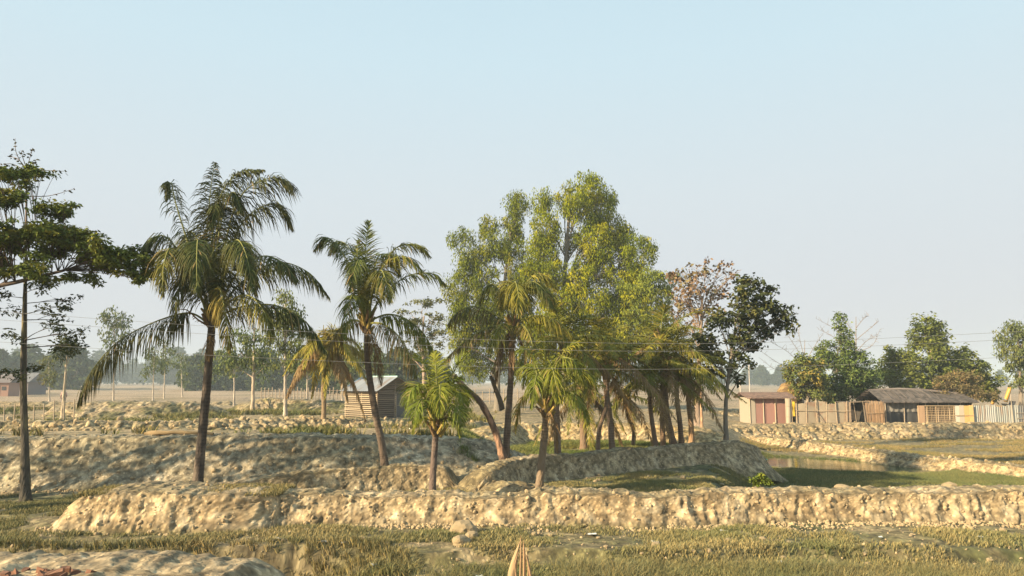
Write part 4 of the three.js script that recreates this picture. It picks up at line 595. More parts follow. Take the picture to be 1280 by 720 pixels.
// ---------------------------------------------------------------- slatted hut
function timber(r, g, b) { return [r, g, b]; }
const wood = new THREE.MeshStandardMaterial({ vertexColors: true, roughness: .9, bumpMap: rep(barkBump, 3), bumpScale: .006 });
const tin = new THREE.MeshStandardMaterial({ vertexColors: true, roughness: .5, metalness: .35 });
const pole = (name, parent, a, b, r, col, mat = wood, sides = 6) => { const g = new GB(), n = 6, P = []; for (let k = 0; k <= n; k++) P.push(a.clone().lerp(b, k / n)); g.tube(P, u => r * (1 - .15 * u), sides, (t, an) => col, .18); return mesh(name, g.geo(), mat, parent); };
function boxPart(name, parent, c, s, col, mat = wood, rot) { const g = new GB(); g.box(0, 0, 0, s.x, s.y, s.z, col); const m = mesh(name, g.geo(), mat, parent); m.position.copy(c); if (rot) m.rotation.set(...rot); return m; }
function corrugated(name, parent, w, h, waves, amp, col, mat, seed = 1) {   // sheet in its own x-y plane, waves run along x
  const g = new GB(), nx = waves * 8, ny = 3; for (let j = 0; j <= ny; j++) for (let i = 0; i <= nx; i++) { const x = (i / nx - .5) * w, y = (j / ny) * h, n = fbm(i * .11 + seed, j * .8, 0, 3); g.v(x, y, amp * Math.sin(i / 8 * 2 * Math.PI) , mixc(col, [.30, .19, .12], sstep(.55, .75, n) * .7), x, y); }
  const M = nx + 1; for (let j = 0; j < ny; j++) for (let i = 0; i < nx; i++) { const a = j * M + i; g.q(a, a + 1, a + M + 1, a + M); }
  for (let j = 0; j <= ny; j++) for (let i = 0; i <= nx; i++) { const o = (j * M + i) * 3; g.v(g.p[o], g.p[o + 1], g.p[o + 2] - .004, g.c.slice(o, o + 3), g.p[o], g.p[o + 1]); }
  const K = M * (ny + 1); for (let j = 0; j < ny; j++) for (let i = 0; i < nx; i++) { const a = K + j * M + i; g.q(a, a + M, a + M + 1, a + 1); }
  return mesh(name, g.geo(), mat, parent);
}
{
  const d = 46, corner = at(471, 522, d); corner.y = gh(corner.x, corner.z) - .02;
  const psi = 35 * Math.PI / 180, L = 2.75, W = 2.95, EH = 1.85, RH = 2.58, rnd = seeded(55);
  const hut = thing('slatted_hut', corner, 'small bamboo slatted hut with a pale tin gable roof on the field bank', 'hut'); hut.rotation.y = -psi;
  const straw = () => mixc([.46, .37, .25], [.25, .20, .14], rnd());
  for (const [x, z] of [[0, 0], [-L, 0], [0, -W], [-L, -W]]) pole('corner_post', hut, V(x, -.2, z), V(x, EH, z), .05, [.30, .22, .14]);
  pole('ridge_post', hut, V(0, -.1, -W * .52), V(0, RH - .05, -W * .52), .045, [.30, .25, .19]);
  pole('middle_post', hut, V(-L * .48, -.1, .03), V(-L * .48, EH, .03), .03, [.34, .26, .17]);
  for (let k = 0; k < 15; k++) { const y = .06 + k * .122, h = .04 + .04 * rnd(); const m = boxPart('slat', hut, V(-L / 2, y, .045 + .012 * rnd()), V(L + .1, h, .022), straw()); m.rotation.z = (rnd() - .5) * .03; }
  for (let k = 0; k < 30; k++) pole('upright_cane', hut, V(-L + .05 + k * (L - .1) / 29, 0, -.035), V(-L + .05 + k * (L - .1) / 29 + (rnd() - .5) * .05, EH - .02, -.035), .012, [.30, .23, .16]);
  for (let k = 0; k < 14; k++) { const y = .1 + k * .125; const m = boxPart('slat', hut, V(.045, y, -W * .27), V(.022, .035 + .04 * rnd(), W * .5), mixc([.27, .21, .15], [.17, .135, .105], rnd())); m.rotation.x = (rnd() - .5) * .04; }  // gable slats and canes: the shade of this end is put into their colours
  for (let k = 0; k < 6; k++) { const y = EH + .06 + k * .11, f = 1 - (y - EH) / (RH - EH); boxPart('gable_slat', hut, V(.04, y, -W / 2), V(.02, .045, W * f * .92), [.24, .18, .13]); }
  for (let k = 0; k < 24; k++) { const z = -.06 - k * (W * .53) / 24; pole('upright_cane', hut, V(-.03, 0, z), V(-.03, EH + .3, z), .011, [.17, .14, .115]); }
  const door = boxPart('door', hut, V(.03, .82, -W * .70), V(.03, 1.6, W * .30), [.085, .085, .088]);
  for (const [y, z, sy, sz] of [[0, -W * .15, 1.62, .05], [0, W * .15, 1.62, .05], [.79, 0, .05, W * .3], [-.79, 0, .05, W * .3], [0, 0, .05, W * .3]]) boxPart('door_frame', door, V(.022, y, z), V(.03, sy, sz), [.27, .22, .17]);
  for (let k = 0; k < 9; k++) boxPart('bar', door, V(.018, 0, -W * .13 + k * W * .26 / 8), V(.01, 1.55, .012), [.3, .28, .25]);
  boxPart('wall_board', hut, V(.03, .9, -W * .93), V(.025, 1.8, W * .13), [.30, .22, .15]);
  for (let k = 0; k < 15; k++) boxPart('slat', hut, V(-L / 2, .06 + k * .122, -W - .045), V(L + .1, .07, .022), straw());
  for (let k = 0; k < 15; k++) boxPart('slat', hut, V(-L - .045, .06 + k * .122, -W / 2), V(.022, .07, W), straw());
  boxPart('gap_shade_board', hut, V(-L / 2, .95, -.09), V(L - .1, 1.7, .02), [.10, .08, .065]); boxPart('gap_shade_board', hut, V(-.09, .95, -W * .27), V(.02, 1.7, W * .5), [.075, .062, .052]);  // dark boards put behind the slats to stand for the shade inside
  const run = W / 2 + .32, rise = (RH - EH) * run / (W / 2), sl = Math.hypot(run, rise), an = Math.atan2(rise, run);
  for (const s of [1, -1]) for (let k = 0; k < 3; k++) {
    const sheet = corrugated('roof_sheet', hut, (L + .5) / 3 + .06, sl + .02, 8, .014, k === 1 ? [.34, .345, .34] : [.39, .395, .385], tin, k * 5 + s);
    sheet.position.set(-L / 2 + (k - 1) * (L + .5) / 3, RH - rise + .03 + k * .004, -W / 2 + s * run); sheet.rotation.set(s > 0 ? -(Math.PI / 2 - an) : Math.PI / 2 - an, 0, 0); 
  }
  const cap = new GB(); cap.tube([V(-L - .27, RH + .05, -W / 2), V(-L / 2, RH + .05, -W / 2), V(.27, RH + .05, -W / 2)], () => .05, 8, () => [.30, .46, .40]); mesh('ridge_cap', cap.geo(), tin, hut);
  for (const x of [-L - .2, .2]) for (const s of [1, -1]) pole('rafter', hut, V(x, RH - .03, -W / 2), V(x, RH - rise - .02, -W / 2 + s * run), .03, [.2, .15, .11]);
}

// ---------------------------------------------------------------- sheds and fences on the right
const RY = -.16;                                                        // their footing on the bank
const row = (px0, px1, ytop, d) => { const a = at(px0, ytop, d), b = at(px1, ytop, d); return { x0: a.x, x1: b.x, h: a.y - RY, z: -d, w: b.x - a.x }; };
function start(name, r, label, cat, group) { return thing(name, V(r.x0, RY, r.z), label, cat, group); }
function thatch(parent, x0, x1, y0, y1, zf, zb, cols, seed) {            // one roof slope made of lapped bundles
  const rnd = seeded(seed), N = Math.round((x1 - x0) / .16), K = 6;
  for (let k = 0; k < K; k++) {
    const g = new GB();
    for (let i = 0; i < N * 2; i++) {
      const u0 = k / K, u1 = Math.min(1.02, (k + 1.7) / K), x = lerp(x0, x1, (i + rnd()) / (N * 2)), c = mixc(cols[0], cols[1], rnd()), s = .03 * (K - k) / K, tip = (rnd() - .5) * .12;
      const ya = lerp(y0, y1, u0) + .05 + s, za = lerp(zf, zb, u0) + (rnd()) * .12, yb = lerp(y0, y1, u1) + .02 + s, zb2 = lerp(zf, zb, u1), w = .10 + .05 * rnd();
      const a = g.v(x - w, ya - .03 * rnd(), za, c), b = g.v(x + w, ya - .03 * rnd(), za + .03, c), m = g.v(x + w + tip, yb, zb2, c), e = g.v(x - w + tip, yb, zb2, c), a2 = g.v(x - w, ya - .09, za, c), b2 = g.v(x + w, ya - .09, za, c);
      g.q(a, b, m, e); g.q(a2, b2, b, a);
    }
    mesh('thatch_course', g.geo(), cloth, parent);
  }
}
{ // red shed
  const r = row(936, 984, 497, 51), s = start('red_shed', r, 'low shed with faded red board walls and a thatched roof beside the yellow tinged tree', 'shed');
  boxPart('back_wall', s, V(r.w / 2, r.h / 2, -2.2), V(r.w, r.h, .05), [.25, .18, .12]);
  boxPart('side_wall', s, V(.02, r.h / 2, -1.1), V(.04, r.h, 2.1), [.33, .29, .22]);
  boxPart('corner_sheet', s, V(.2, r.h / 2, .02), V(.42, r.h, .03), [.36, .31, .24], cloth);
  for (let k = 0; k < 3; k++) { const w = (r.w - .42) / 3; boxPart('red_panel', s, V(.42 + w * (k + .5), r.h / 2 + .02 * k, 0), V(w - .02, r.h, .03), [[.30, .165, .135], [.33, .18, .145], [.28, .15, .12]][k]); }
  for (const x of [.03, .95, 1.75, r.w]) pole('post', s, V(x, -.1, .05), V(x, r.h + .05, .05), .035, [.48, .39, .27]);
  thatch(s, -.2, r.w + .4, r.h - .06, r.h + .32, .3, -1.2, [[.13, .085, .065], [.22, .14, .105]], 5); thatch(s, -.2, r.w + .4, r.h - .06, r.h + .3, -2.6, -1.15, [[.13, .085, .065], [.22, .14, .105]], 6);
}
{ // straw stack behind
  const b = at(986, 492, 55), t = thing('straw_stack', V(b.x, 0, -55), 'small orange straw stack showing above the red shed roof', 'straw stack'), g = new GB(), P = [], h = at(986, 477, 55).y;
  g.tube([V(0, -.1, 0), V(0, h * .3, 0), V(0, h * .7, 0), V(.05, h * .93, 0), V(.05, h, 0)], u => [.75, .95, .85, .5, .05][Math.round(u * 4)], 16, (u, a) => mixc([.46, .30, .13], [.36, .23, .10], noise(a * 5, u * 30)), .5); mesh('straw', g.geo(), soilFar, t); pole('centre_pole', t, V(0, h * .8, 0), V(.04, h + .5, 0), .03, [.3, .22, .14]);
}
{ // cream drum-like roll of sheet and yellow cloth
  const r = row(981, 989, 498, 50.3), s = start('sheet_roll', r, 'upright cream roll of sheeting standing at the red shed corner', 'roll'), g = new GB(); g.tube([V(.2, 0, 0), V(.2, r.h * .5, 0), V(.21, r.h, 0)], () => .19, 14, (u, a) => mixc([.40, .34, .25], [.28, .23, .17], noise(a * 3, u * 8))); mesh('sheet', g.geo(), cloth, s); const e = new GB(); for (const y of [.3, .7]) e.tube([V(.2, r.h * y, 0), V(.2, r.h * y + .03, 0)], () => .2, 14, () => [.3, .24, .16]); mesh('binding', e.geo(), cloth, s);
  const y = row(990, 993, 502, 50.2), q = start('yellow_cloth', y, 'narrow strip of bright yellow cloth hanging by the mat fence', 'cloth'); const c = new GB(); for (let k = 0; k <= 8; k++) { const w = Math.sin(k * 1.3) * .02; c.v(0, y.h - k * .12, w, [.62, .42, .04]); c.v(.16, y.h - k * .12, w + .03 * Math.sin(k), [.62, .42, .04]); } for (let k = 0; k < 8; k++) c.q(k * 2, k * 2 + 1, k * 2 + 3, k * 2 + 2); mesh('cloth', c.geo(), cloth, q); pole('pole', q, V(-.03, -.1, 0), V(-.03, y.h + .1, 0), .025, [.4, .3, .2]);
}
{ // mat fence, several mats tied to poles
  const edges = [994, 1006, 1019, 1031, 1044, 1056], tops = [504, 503, 502, 505, 503, 503], rnd = seeded(77), r = row(994, 1061, 503, 50.1), s = start('mat_fence', r, 'pale woven bamboo mat fence with an uneven top edge', 'fence');
  for (let k = 0; k < 6; k++) {
    const a = row(edges[k], edges[k + 1] ?? 1062, tops[k], 50.1), g = new GB(), nx = 14, ny = 14, w = a.w + .04;
    for (let j = 0; j <= ny; j++) for (let i = 0; i <= nx; i++) { const x = a.x0 - r.x0 + w * i / nx, y = (a.h + .14 * (fbm(x * 2.2, k) - .5)) * j / ny, n = fbm(x * 3 + k * 7, y * 3, 0, 3); g.v(x, y, .05 * Math.sin(x * 2.1 + k) + .02 * ((i + j) % 2) + .02 * k % .04, mixc(mixc([.39, .32, .225], [.27, .215, .15], n), [.30, .17, .11], k === 5 ? .35 : sstep(.64, .7, n) * .6), x, y); }
    for (let j = 0; j < ny; j++) for (let i = 0; i < nx; i++) { const q = j * (nx + 1) + i; g.q(q, q + 1, q + nx + 2, q + nx + 1); }
    mesh('mat', g.geo(), cloth, s);
    pole('post', s, V(a.x0 - r.x0 + .05, -.1, .07), V(a.x0 - r.x0 + .05 + (rnd() - .5) * .15, a.h + .15 * rnd(), .07), .028, [.40, .30, .20]);
  }
  pole('brace', s, V(1.9, 0, .14), V(1.2, 1.0, .14), .022, [.24, .18, .13]); pole('rail', s, V(0, .95, .1), V(r.w, .92, .1), .02, [.42, .32, .21]);
}
{ // doorway and reed fence
  const r = row(1061, 1104, 503, 50.3), s = start('reed_fence', r, 'tawny reed fence with a dark open doorway at its left', 'fence'), rnd = seeded(78);
  const dw = at(1081, 500, 50.3).x - r.x0;
  for (let k = 0; k < 62; k++) { const x = lerp(dw, r.w, k / 61), h = r.h * (.9 + .2 * rnd()); pole('reed', s, V(x, -.05, rnd() * .05), V(x + (rnd() - .5) * .12, h, rnd() * .05), .016, mixc([.42, .27, .15], [.30, .19, .11], rnd()), wood, 4); }
  for (const x of [.06, .45, dw]) pole('post', s, V(x, -.1, .06), V(x + (x > .3 ? -.18 : .05), r.h + .1, .06), .03, [.22, .17, .12]);
  pole('lintel', s, V(0, r.h, .05), V(dw, r.h + .05, .05), .035, [.2, .15, .1]); pole('rail', s, V(dw, .75, .08), V(r.w, .78, .08), .02, [.36, .25, .15]);
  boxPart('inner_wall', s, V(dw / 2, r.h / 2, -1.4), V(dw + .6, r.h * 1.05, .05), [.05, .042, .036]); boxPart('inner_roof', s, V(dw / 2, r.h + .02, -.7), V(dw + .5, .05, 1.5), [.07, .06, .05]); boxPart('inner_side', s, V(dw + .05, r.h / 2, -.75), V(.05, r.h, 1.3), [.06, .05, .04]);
}
{ // thatched shed with dark tarpaulin walls
  const r = row(1106, 1214, 502, 51.2), s = start('thatched_shed', r, 'long low shed with a ragged grey thatch roof and black tarpaulin wall', 'shed'), rnd = seeded(79), tw = at(1146, 500, 51.2).x - r.x0;
  for (let k = 0; k < 2; k++) { const g = new GB(), nx = 30, ny = 8, w = tw, h0 = k ? r.h * .55 : -.02, h1 = k ? r.h * 1.02 : r.h * .6; for (let j = 0; j <= ny; j++) for (let i = 0; i <= nx; i++) { const x = w * i / nx, y = lerp(h0, h1, j / ny); g.v(x, y, (k ? .05 : .0) + .035 * Math.sin(x * (k ? 17 : 5)) + .05 * (fbm(x * 3, y * 3 + k) - .5), k ? mixc([.13, .125, .115], [.20, .185, .165], noise(x * 8, y)) : mixc([.055, .057, .06], [.075, .075, .075], noise(x * 4, y * 4)), x, y); } for (let j = 0; j < ny; j++) for (let i = 0; i < nx; i++) { const q = j * (nx + 1) + i; g.q(q, q + 1, q + nx + 2, q + nx + 1); } mesh('tarpaulin', g.geo(), cloth, s); }
  boxPart('back_wall', s, V(r.w / 2, r.h / 2, -3), V(r.w, r.h, .05), [.12, .1, .08]); for (const x of [0, r.w]) boxPart('side_wall', s, V(x, r.h / 2, -1.5), V(.05, r.h, 3), [.14, .115, .09]);
  boxPart('inner_wall', s, V((tw + r.w) / 2, r.h / 2, -.5), V(r.w - tw, r.h, .04), [.07, .06, .05]);
  for (const x of [0, tw * .55, tw, 2.7, 3.5, 4.3, 5.1, r.w]) pole('post', s, V(x, -.1, .1), V(x + (rnd() - .5) * .1, r.h + .08, .12), .035, [.33, .26, .19]);
  const rx = r.w * .62; thatch(s, -.35, rx, r.h - .06, r.h + .78, .45, -1.6, [[.055, .047, .041], [.14, .115, .098]], 15); thatch(s, rx - .3, r.w + .2, r.h - .06, r.h + .5, .35, -1.6, [[.05, .043, .037], [.12, .098, .082]], 16); thatch(s, -.35, r.w + .2, r.h, r.h + .8, -3.5, -1.55, [[.15, .125, .11], [.24, .2, .17]], 17);
  const c = new GB(); c.tube([V(-.3, r.h + .76, -1.6), V(rx * .5, r.h + .84, -1.6), V(rx, r.h + .76, -1.6), V(r.w + .1, r.h + .5, -1.6)], () => .09, 7, (u, a) => mixc([.16, .13, .115], [.24, .2, .17], noise(u * 60, a)), .5); mesh('ridge', c.geo(), cloth, s);
  for (let k = 0; k < 7; k++) pole('roof_pole', s, V(.3 + k * .55, r.h + .25 + .1 * rnd(), .22), V(.5 + k * .5 + .4 * rnd(), r.h + .8, -1.4), .014, [.17, .14, .115]);
}
{ // bamboo lattice gate
  const r = row(1147, 1193, 507, 49.9), s = start('lattice_gate', r, 'bamboo lattice panel of crossed canes in front of the thatched shed', 'gate'), rnd = seeded(80), can = [.52, .38, .22];
  for (let k = 0; k < 9; k++) pole('level_cane', s, V(0, .06 + k * (r.h - .08) / 8, .03), V(r.w, .06 + k * (r.h - .08) / 8 + (rnd() - .5) * .03, .03), k === 0 || k === 8 || k === 4 ? .026 : .013, mixc(can, [.36, .26, .15], rnd()), wood, 5);
  for (let k = 0; k < 26; k++) pole('upright_cane', s, V(k * r.w / 25, -.03, 0), V(k * r.w / 25 + (rnd() - .5) * .05, r.h, 0), k % 6 ? .012 : .026, mixc(can, [.30, .215, .13], rnd()), wood, 5);
  for (let k = 0; k < 5; k++) boxPart('end_board', s, V(.04 + k * .085, r.h / 2, .06), V(.07, r.h, .02), mixc([.50, .33, .2], [.40, .26, .16], rnd()));
}
{ // two upright boards
  const r = row(1193, 1216, 507, 49.9), s = start('board_panel', r, 'pale and ochre sheet boards fixed beside the bamboo lattice', 'panel'), w = r.w / 4;
  [[.60, .53, .42], [.48, .41, .31], [.60, .38, .14], [.66, .43, .17]].forEach((c, k) => boxPart('board', s, V(w * (k + .5), r.h / 2 + (k % 2) * .02, .01 * k), V(w - .015, r.h, .025), c)); pole('rail', s, V(0, r.h * .5, .07), V(r.w, r.h * .5, .07), .02, [.5, .36, .2]);
}
{ // tin fence
  const r = row(1216, 1330, 507, 50), s = start('tin_fence', r, 'weathered grey corrugated tin fence along the bank', 'fence'), n = 8, w = r.w / n; 
  for (let k = 0; k < n; k++) { const c = corrugated('tin_sheet', s, w + .06, r.h + .05 * Math.sin(k * 2.3), 6, .018, [[.36, .37, .34], [.40, .40, .37], [.33, .34, .31], [.37, .37, .33], [.18, .18, .175], [.29, .28, .26], [.36, .36, .34], [.34, .34, .3]][k], tin, k * 3); c.position.set(w * (k + .5), 0, k % 2 * .01); }
  for (let k = 0; k <= 4; k++) pole('post', s, V(k * r.w / 4, -.1, -.06), V(k * r.w / 4, r.h + .12, -.06), .03, [.3, .24, .17]);
  pole('post', s, V(2.55, -.1, .08), V(2.5, r.h + .75, .08), .025, [.4, .33, .24]); for (const y of [.35, .62]) pole('rail', s, V(w * 3.7, r.h * y, .06), V(r.w, r.h * y + .04, .06), .018, [.45, .38, .28]);
}
{ // yellow excavator far behind the fence: cab, body, boom, stick, bucket, tracks
  const d = 70, p = at(1244, 505, d), t = thing('excavator', V(p.x, gh(p.x, -d), -d), 'yellow excavator arm raised behind the tin fence', 'excavator'), Y = [.50, .27, .04], K = [.035, .035, .036], y0 = -t.position.y, loc = (x, y, z = 0) => at(x, y, d).sub(t.position).add(V(0, 0, z));
  const paint = new THREE.MeshStandardMaterial({ vertexColors: true, roughness: .5 });
  const arm = (name, pts, w0, w1, th, par = t) => { const g = new GB(); g.tube(pts, u => lerp(w0, w1, Math.abs(u - .5) * 2), 4, () => Y); return mesh(name, g.geo(), paint, par); };
  for (const z of [-1, 1]) { const g = new GB(), P = []; for (let k = 0; k <= 24; k++) { const a = k / 24 * 2 * Math.PI; P.push(V(-1.2 + 1.5 * Math.sign(Math.cos(a)) * Math.min(1, Math.abs(Math.cos(a)) * 1.6), .4 + .38 * Math.sin(a), z * .95)); } g.tube(P, () => .16, 6, () => K); mesh('track', g.geo(), plain, t); }
  boxPart('body', t, V(-1.5, 1.25, 0), V(2.2, .8, 1.9), Y, paint); const cab = boxPart('cab', t, V(-.6, 1.85, .55), V(1.0, 1.2, .85), [.05, .05, .055], paint); boxPart('cab_roof', cab, V(0, .63, 0), V(1.1, .06, .95), Y, paint);
  arm('boom', [loc(1240, 505), loc(1245, 494), loc(1248, 488)], .2, .14); arm('stick', [loc(1249, 494, .1), loc(1256, 502, .1), loc(1262, 483, .1)].slice(1), .13, .2);
  const hy = new GB(); hy.tube([loc(1247, 497, .3), loc(1255, 500, .3)], () => .07, 6, () => [.3, .3, .3]); mesh('hydraulic_ram', hy.geo(), plain, t);
  const bk = new GB(); for (let k = 0; k <= 8; k++) { const a = k / 8 * 2.6; const q = loc(1260, 504).add(V(.45 * Math.cos(a), -.45 * Math.sin(a) + .2, 0)); bk.v(q.x, q.y, -.45, K); bk.v(q.x, q.y, .45, K); } for (let k = 0; k < 8; k++) bk.q(k * 2, k * 2 + 1, k * 2 + 3, k * 2 + 2); mesh('bucket', bk.geo(), cloth, t);
}
// distant houses and fences
function farHouse(label, px, d, w, h, dep, wall, roof, yaw = 0) {
  const x = xAt(px, d), t = thing('village_house', V(x, gh(x, -d) - .05, -d), label, 'house'); t.rotation.y = yaw;
  const g = new GB(); g.box(0, h / 2, 0, w, h, dep, wall); mesh('wall', g.geo(), plain, t);
  const r = new GB(), a = [[-w / 2 - .3, h, dep / 2 + .3], [w / 2 + .3, h, dep / 2 + .3], [w / 2 + .3, h + dep * .32, 0], [-w / 2 - .3, h + dep * .32, 0], [-w / 2 - .3, h, -dep / 2 - .3], [w / 2 + .3, h, -dep / 2 - .3]].map(q => r.v(q[0], q[1], q[2], roof)); r.q(a[0], a[1], a[2], a[3]); r.q(a[3], a[2], a[5], a[4]); r.q(a[0], a[4], a[5], a[1]); r.t(a[0], a[3], a[4]); r.t(a[1], a[5], a[2]); const gg = r.geo().toNonIndexed(); gg.computeVertexNormals(); mesh('roof', gg, plain, t);
  boxPart('door', t, V(w * .1, h * .4, dep / 2 + .02), V(.8, h * .8, .04), [.1, .075, .06], plain); for (const s of [-.28, .34]) boxPart('window', t, V(w * s, h * .6, dep / 2 + .02), V(.6, .6, .04), [.06, .06, .06], plain);
}
farHouse('far low house with a pale green tin roof seen past the yellowing palm', 402, 170, 4, 1.4, 3.4, [.26, .2, .16], [.16, .24, .21], .2);
farHouse('far house with dull red walls at the edge of the left fields', 6, 120, 4, 2.2, 4, [.38, .22, .16], [.17, .14, .13], .2);
farHouse('far long grey shed beyond the thorny trunk', 32, 130, 5.5, 2.2, 5, [.2, .17, .17], [.15, .15, .155], 0);
function stickFence(label, px0, px1, d, h, n, lev) {
  const x0 = xAt(px0, d), x1 = xAt(px1, d), rnd = seeded(px0 + 3), t = thing('stick_fence', V(x0, lev ?? gh(x0, -d), -d), label, 'fence'), c = [.34, .27, .19];
  for (let k = 0; k <= n; k++) { const x = (x1 - x0) * k / n, y = lev !== undefined ? 0 : gh(x0 + x, -d) - t.position.y; pole('post', t, V(x, y - .2, 0), V(x + (rnd() - .5) * .12, y + h * (.8 + .35 * rnd()), 0), .03 * d / 50 + .01, c, wood, 5); }
  for (const f of [.35, .75]) { const g = new GB(), P = []; for (let k = 0; k <= n; k++) { const x = (x1 - x0) * k / n; P.push(V(x, (lev !== undefined ? 0 : gh(x0 + x, -d) - t.position.y) + h * f + (rnd() - .5) * .05, 0)); } g.tube(P, () => .012 * d / 50 + .004, 4, () => c); mesh('rail', g.geo(), wood, t); }
}
stickFence('low stick and net fence before the thorny trunk on the clod row', -10, 100, 33, .95, 9, .92);
stickFence('far bamboo fence in the haze left of the hut', 330, 428, 96, 1.5, 22);
stickFence('far bamboo fence in the haze right of the hut', 512, 560, 80, 1.6, 12);
stickFence('bamboo stake fence behind the stout palm of the grove', 560, 700, 76, 1.4, 16);
// utility poles in the distance
for (const [px, y0, d, label] of [[936, 456, 150, 'pale slim utility pole before the far wood'], [925, 474, 110, 'short pale post in the far field left of the red shed'], [49, 478, 140, 'grey post at the end of the far long shed']]) { const top = at(px, y0, d), t = thing('utility_pole', V(top.x, gh(top.x, -d), -d), label, 'pole'); pole('shaft', t, V(0, -.2, 0), V(0, top.y - t.position.y, 0), .1, [.45, .40, .34]); boxPart('cross_arm', t, V(0, top.y - t.position.y - .3, 0), V(.9, .09, .09), [.4, .35, .3]); }
// wires overhead and the poles that carry them beyond the frame
const wireMat = new THREE.MeshStandardMaterial({ color: new THREE.Color().setRGB(.2, .2, .2), roughness: .6 });
{
  const d = 15.6;
  [[[-230, 372], [300, 410], [720, 428], [960, 428], [1480, 404]], [[-230, 383], [300, 420], [720, 438], [960, 437], [1480, 414]], [[-230, 412], [300, 446], [720, 461], [960, 459], [1480, 436]]].forEach((w, k) => { const g = new THREE.TubeGeometry(new THREE.CatmullRomCurve3(w.map(q => at(q[0], q[1], d))), 160, .0031, 5); tag(mesh('overhead_wire', g, wireMat), ['uppermost thin wire strung across in front of the palms', 'middle thin wire strung across in front of the palms', 'lowest thin wire strung across in front of the palms'][k], 'wire'); });
  for (const [px, label] of [[-230, 'bamboo pole carrying the wires at the feathery tree side'], [1480, 'bamboo pole carrying the wires at the pond side']]) { const p = at(px, 360, d), t = thing('wire_pole', V(p.x, gh(p.x, -d) - .1, -d), label, 'pole'); pole('shaft', t, V(0, -.2, .08), V(0, 5, .08), .05, [.36, .28, .18]); pole('cross_bar', t, V(0, 4.4, -.1), V(0, 4.4, .2), .03, [.3, .24, .16]); }
}
// ---------------------------------------------------------------- people far off
function person(label, px, d, h, by, top, low, turn) {
  const mc = new MarchingCubes(44, plain, false, false, 60000), S = 44, J = { hd: [0, .92, .01], nk: [0, .84, 0], ch: [0, .72, 0], pv: [0, .50, 0], ls: [-.10, .79, 0], le: [-.145, .63, .0], lh: [-.14, .48, .04], rs: [.10, .79, 0], re: [.14, .64, -.02], rh: [.12, .52, .08], lk: [-.055, .27, .03], lf: [-.06, .03, -.01], lt: [-.06, .015, .07], rk: [.055, .27, .02], rf: [.06, .03, .0], rt: [.065, .015, .08], lp: [-.05, .49, 0], rp: [.05, .49, 0], fc: [0, .90, .035] };
  const bones = [['hd', 'hd', .062, .062], ['fc', 'fc', .048, .048], ['hd', 'nk', .035, .034], ['nk', 'ch', .045, .085], ['ch', 'pv', .088, .08], ['ls', 'rs', .045, .045], ['ls', 'le', .038, .030], ['le', 'lh', .029, .02], ['rs', 're', .038, .03], ['re', 'rh', .029, .02], ['lp', 'lk', .065, .045], ['lk', 'lf', .042, .026], ['lf', 'lt', .024, .018], ['rp', 'rk', .065, .045], ['rk', 'rf', .042, .026], ['rf', 'rt', .024, .018]];
  let q = 0; for (let z = 0; z < S; z++) for (let y = 0; y < S; y++) for (let x = 0; x < S; x++) {
    const p = [(x / S * 2 - 1) * .52, (y / S * 2 - 1) * .52 + .5, (z / S * 2 - 1) * .52]; let f = 9;
    for (const [a, b, ra, rb] of bones) { const A = J[a], Bq = J[b], v = [Bq[0] - A[0], Bq[1] - A[1], Bq[2] - A[2]], l = v[0] ** 2 + v[1] ** 2 + v[2] ** 2 || 1e-9, t = clamp(((p[0] - A[0]) * v[0] + (p[1] - A[1]) * v[1] + (p[2] - A[2]) * v[2]) / l), dd = Math.hypot(p[0] - A[0] - v[0] * t, p[1] - A[1] - v[1] * t, p[2] - A[2] - v[2] * t) - lerp(ra, rb, t), k = .02, hh = clamp(.5 + .5 * (f - dd) / k); f = lerp(f, dd, hh) - k * hh * (1 - hh); }
    mc.field[q++] = -f;
  }
  mc.isolation = 0; mc.update(); const n = mc.count, P = mc.positionArray, N = mc.normalArray, g = new THREE.BufferGeometry(), pos = new Float32Array(n * 3), nor = new Float32Array(n * 3), col = new Float32Array(n * 3);
  for (let k = 0; k < n; k++) { const x = P[k * 3] * .52 * h, y = (P[k * 3 + 1] * .52 + .5), z = P[k * 3 + 2] * .52 * h; pos.set([x, y * h, z], k * 3); nor.set([N[k * 3], N[k * 3 + 1], N[k * 3 + 2]], k * 3); const ax = Math.abs(x / h), c = y > .90 && (z < .03 * h || y > .955) ? [.012, .01, .01] : y > .845 ? [.22, .12, .075] : y < .06 ? [.2, .11, .07] : ax > .115 && y < .66 ? [.22, .12, .075] : y > .5 ? top : low; col.set(c, k * 3); }
  g.setAttribute('position', new THREE.BufferAttribute(pos, 3)); g.setAttribute('normal', new THREE.BufferAttribute(nor, 3)); g.setAttribute('color', new THREE.BufferAttribute(col, 3));
  const m = mesh('person', g, plain); tag(m, label, 'person'); m.position.set(xAt(px, d), by ?? gh(xAt(px, d), -d), -d); m.rotation.y = turn; return m;
}
person('person in a pale pink top and dark wrap standing beside the leaning pale tree', 85.5, 66, 1.55, undefined, [.55, .36, .31], [.08, .07, .09], .4);
person('person in dark clothes standing behind the overgrown bank near the eucalyptus', 363, 88, 1.6, undefined, [.06, .08, .07], [.05, .05, .055], -.3);

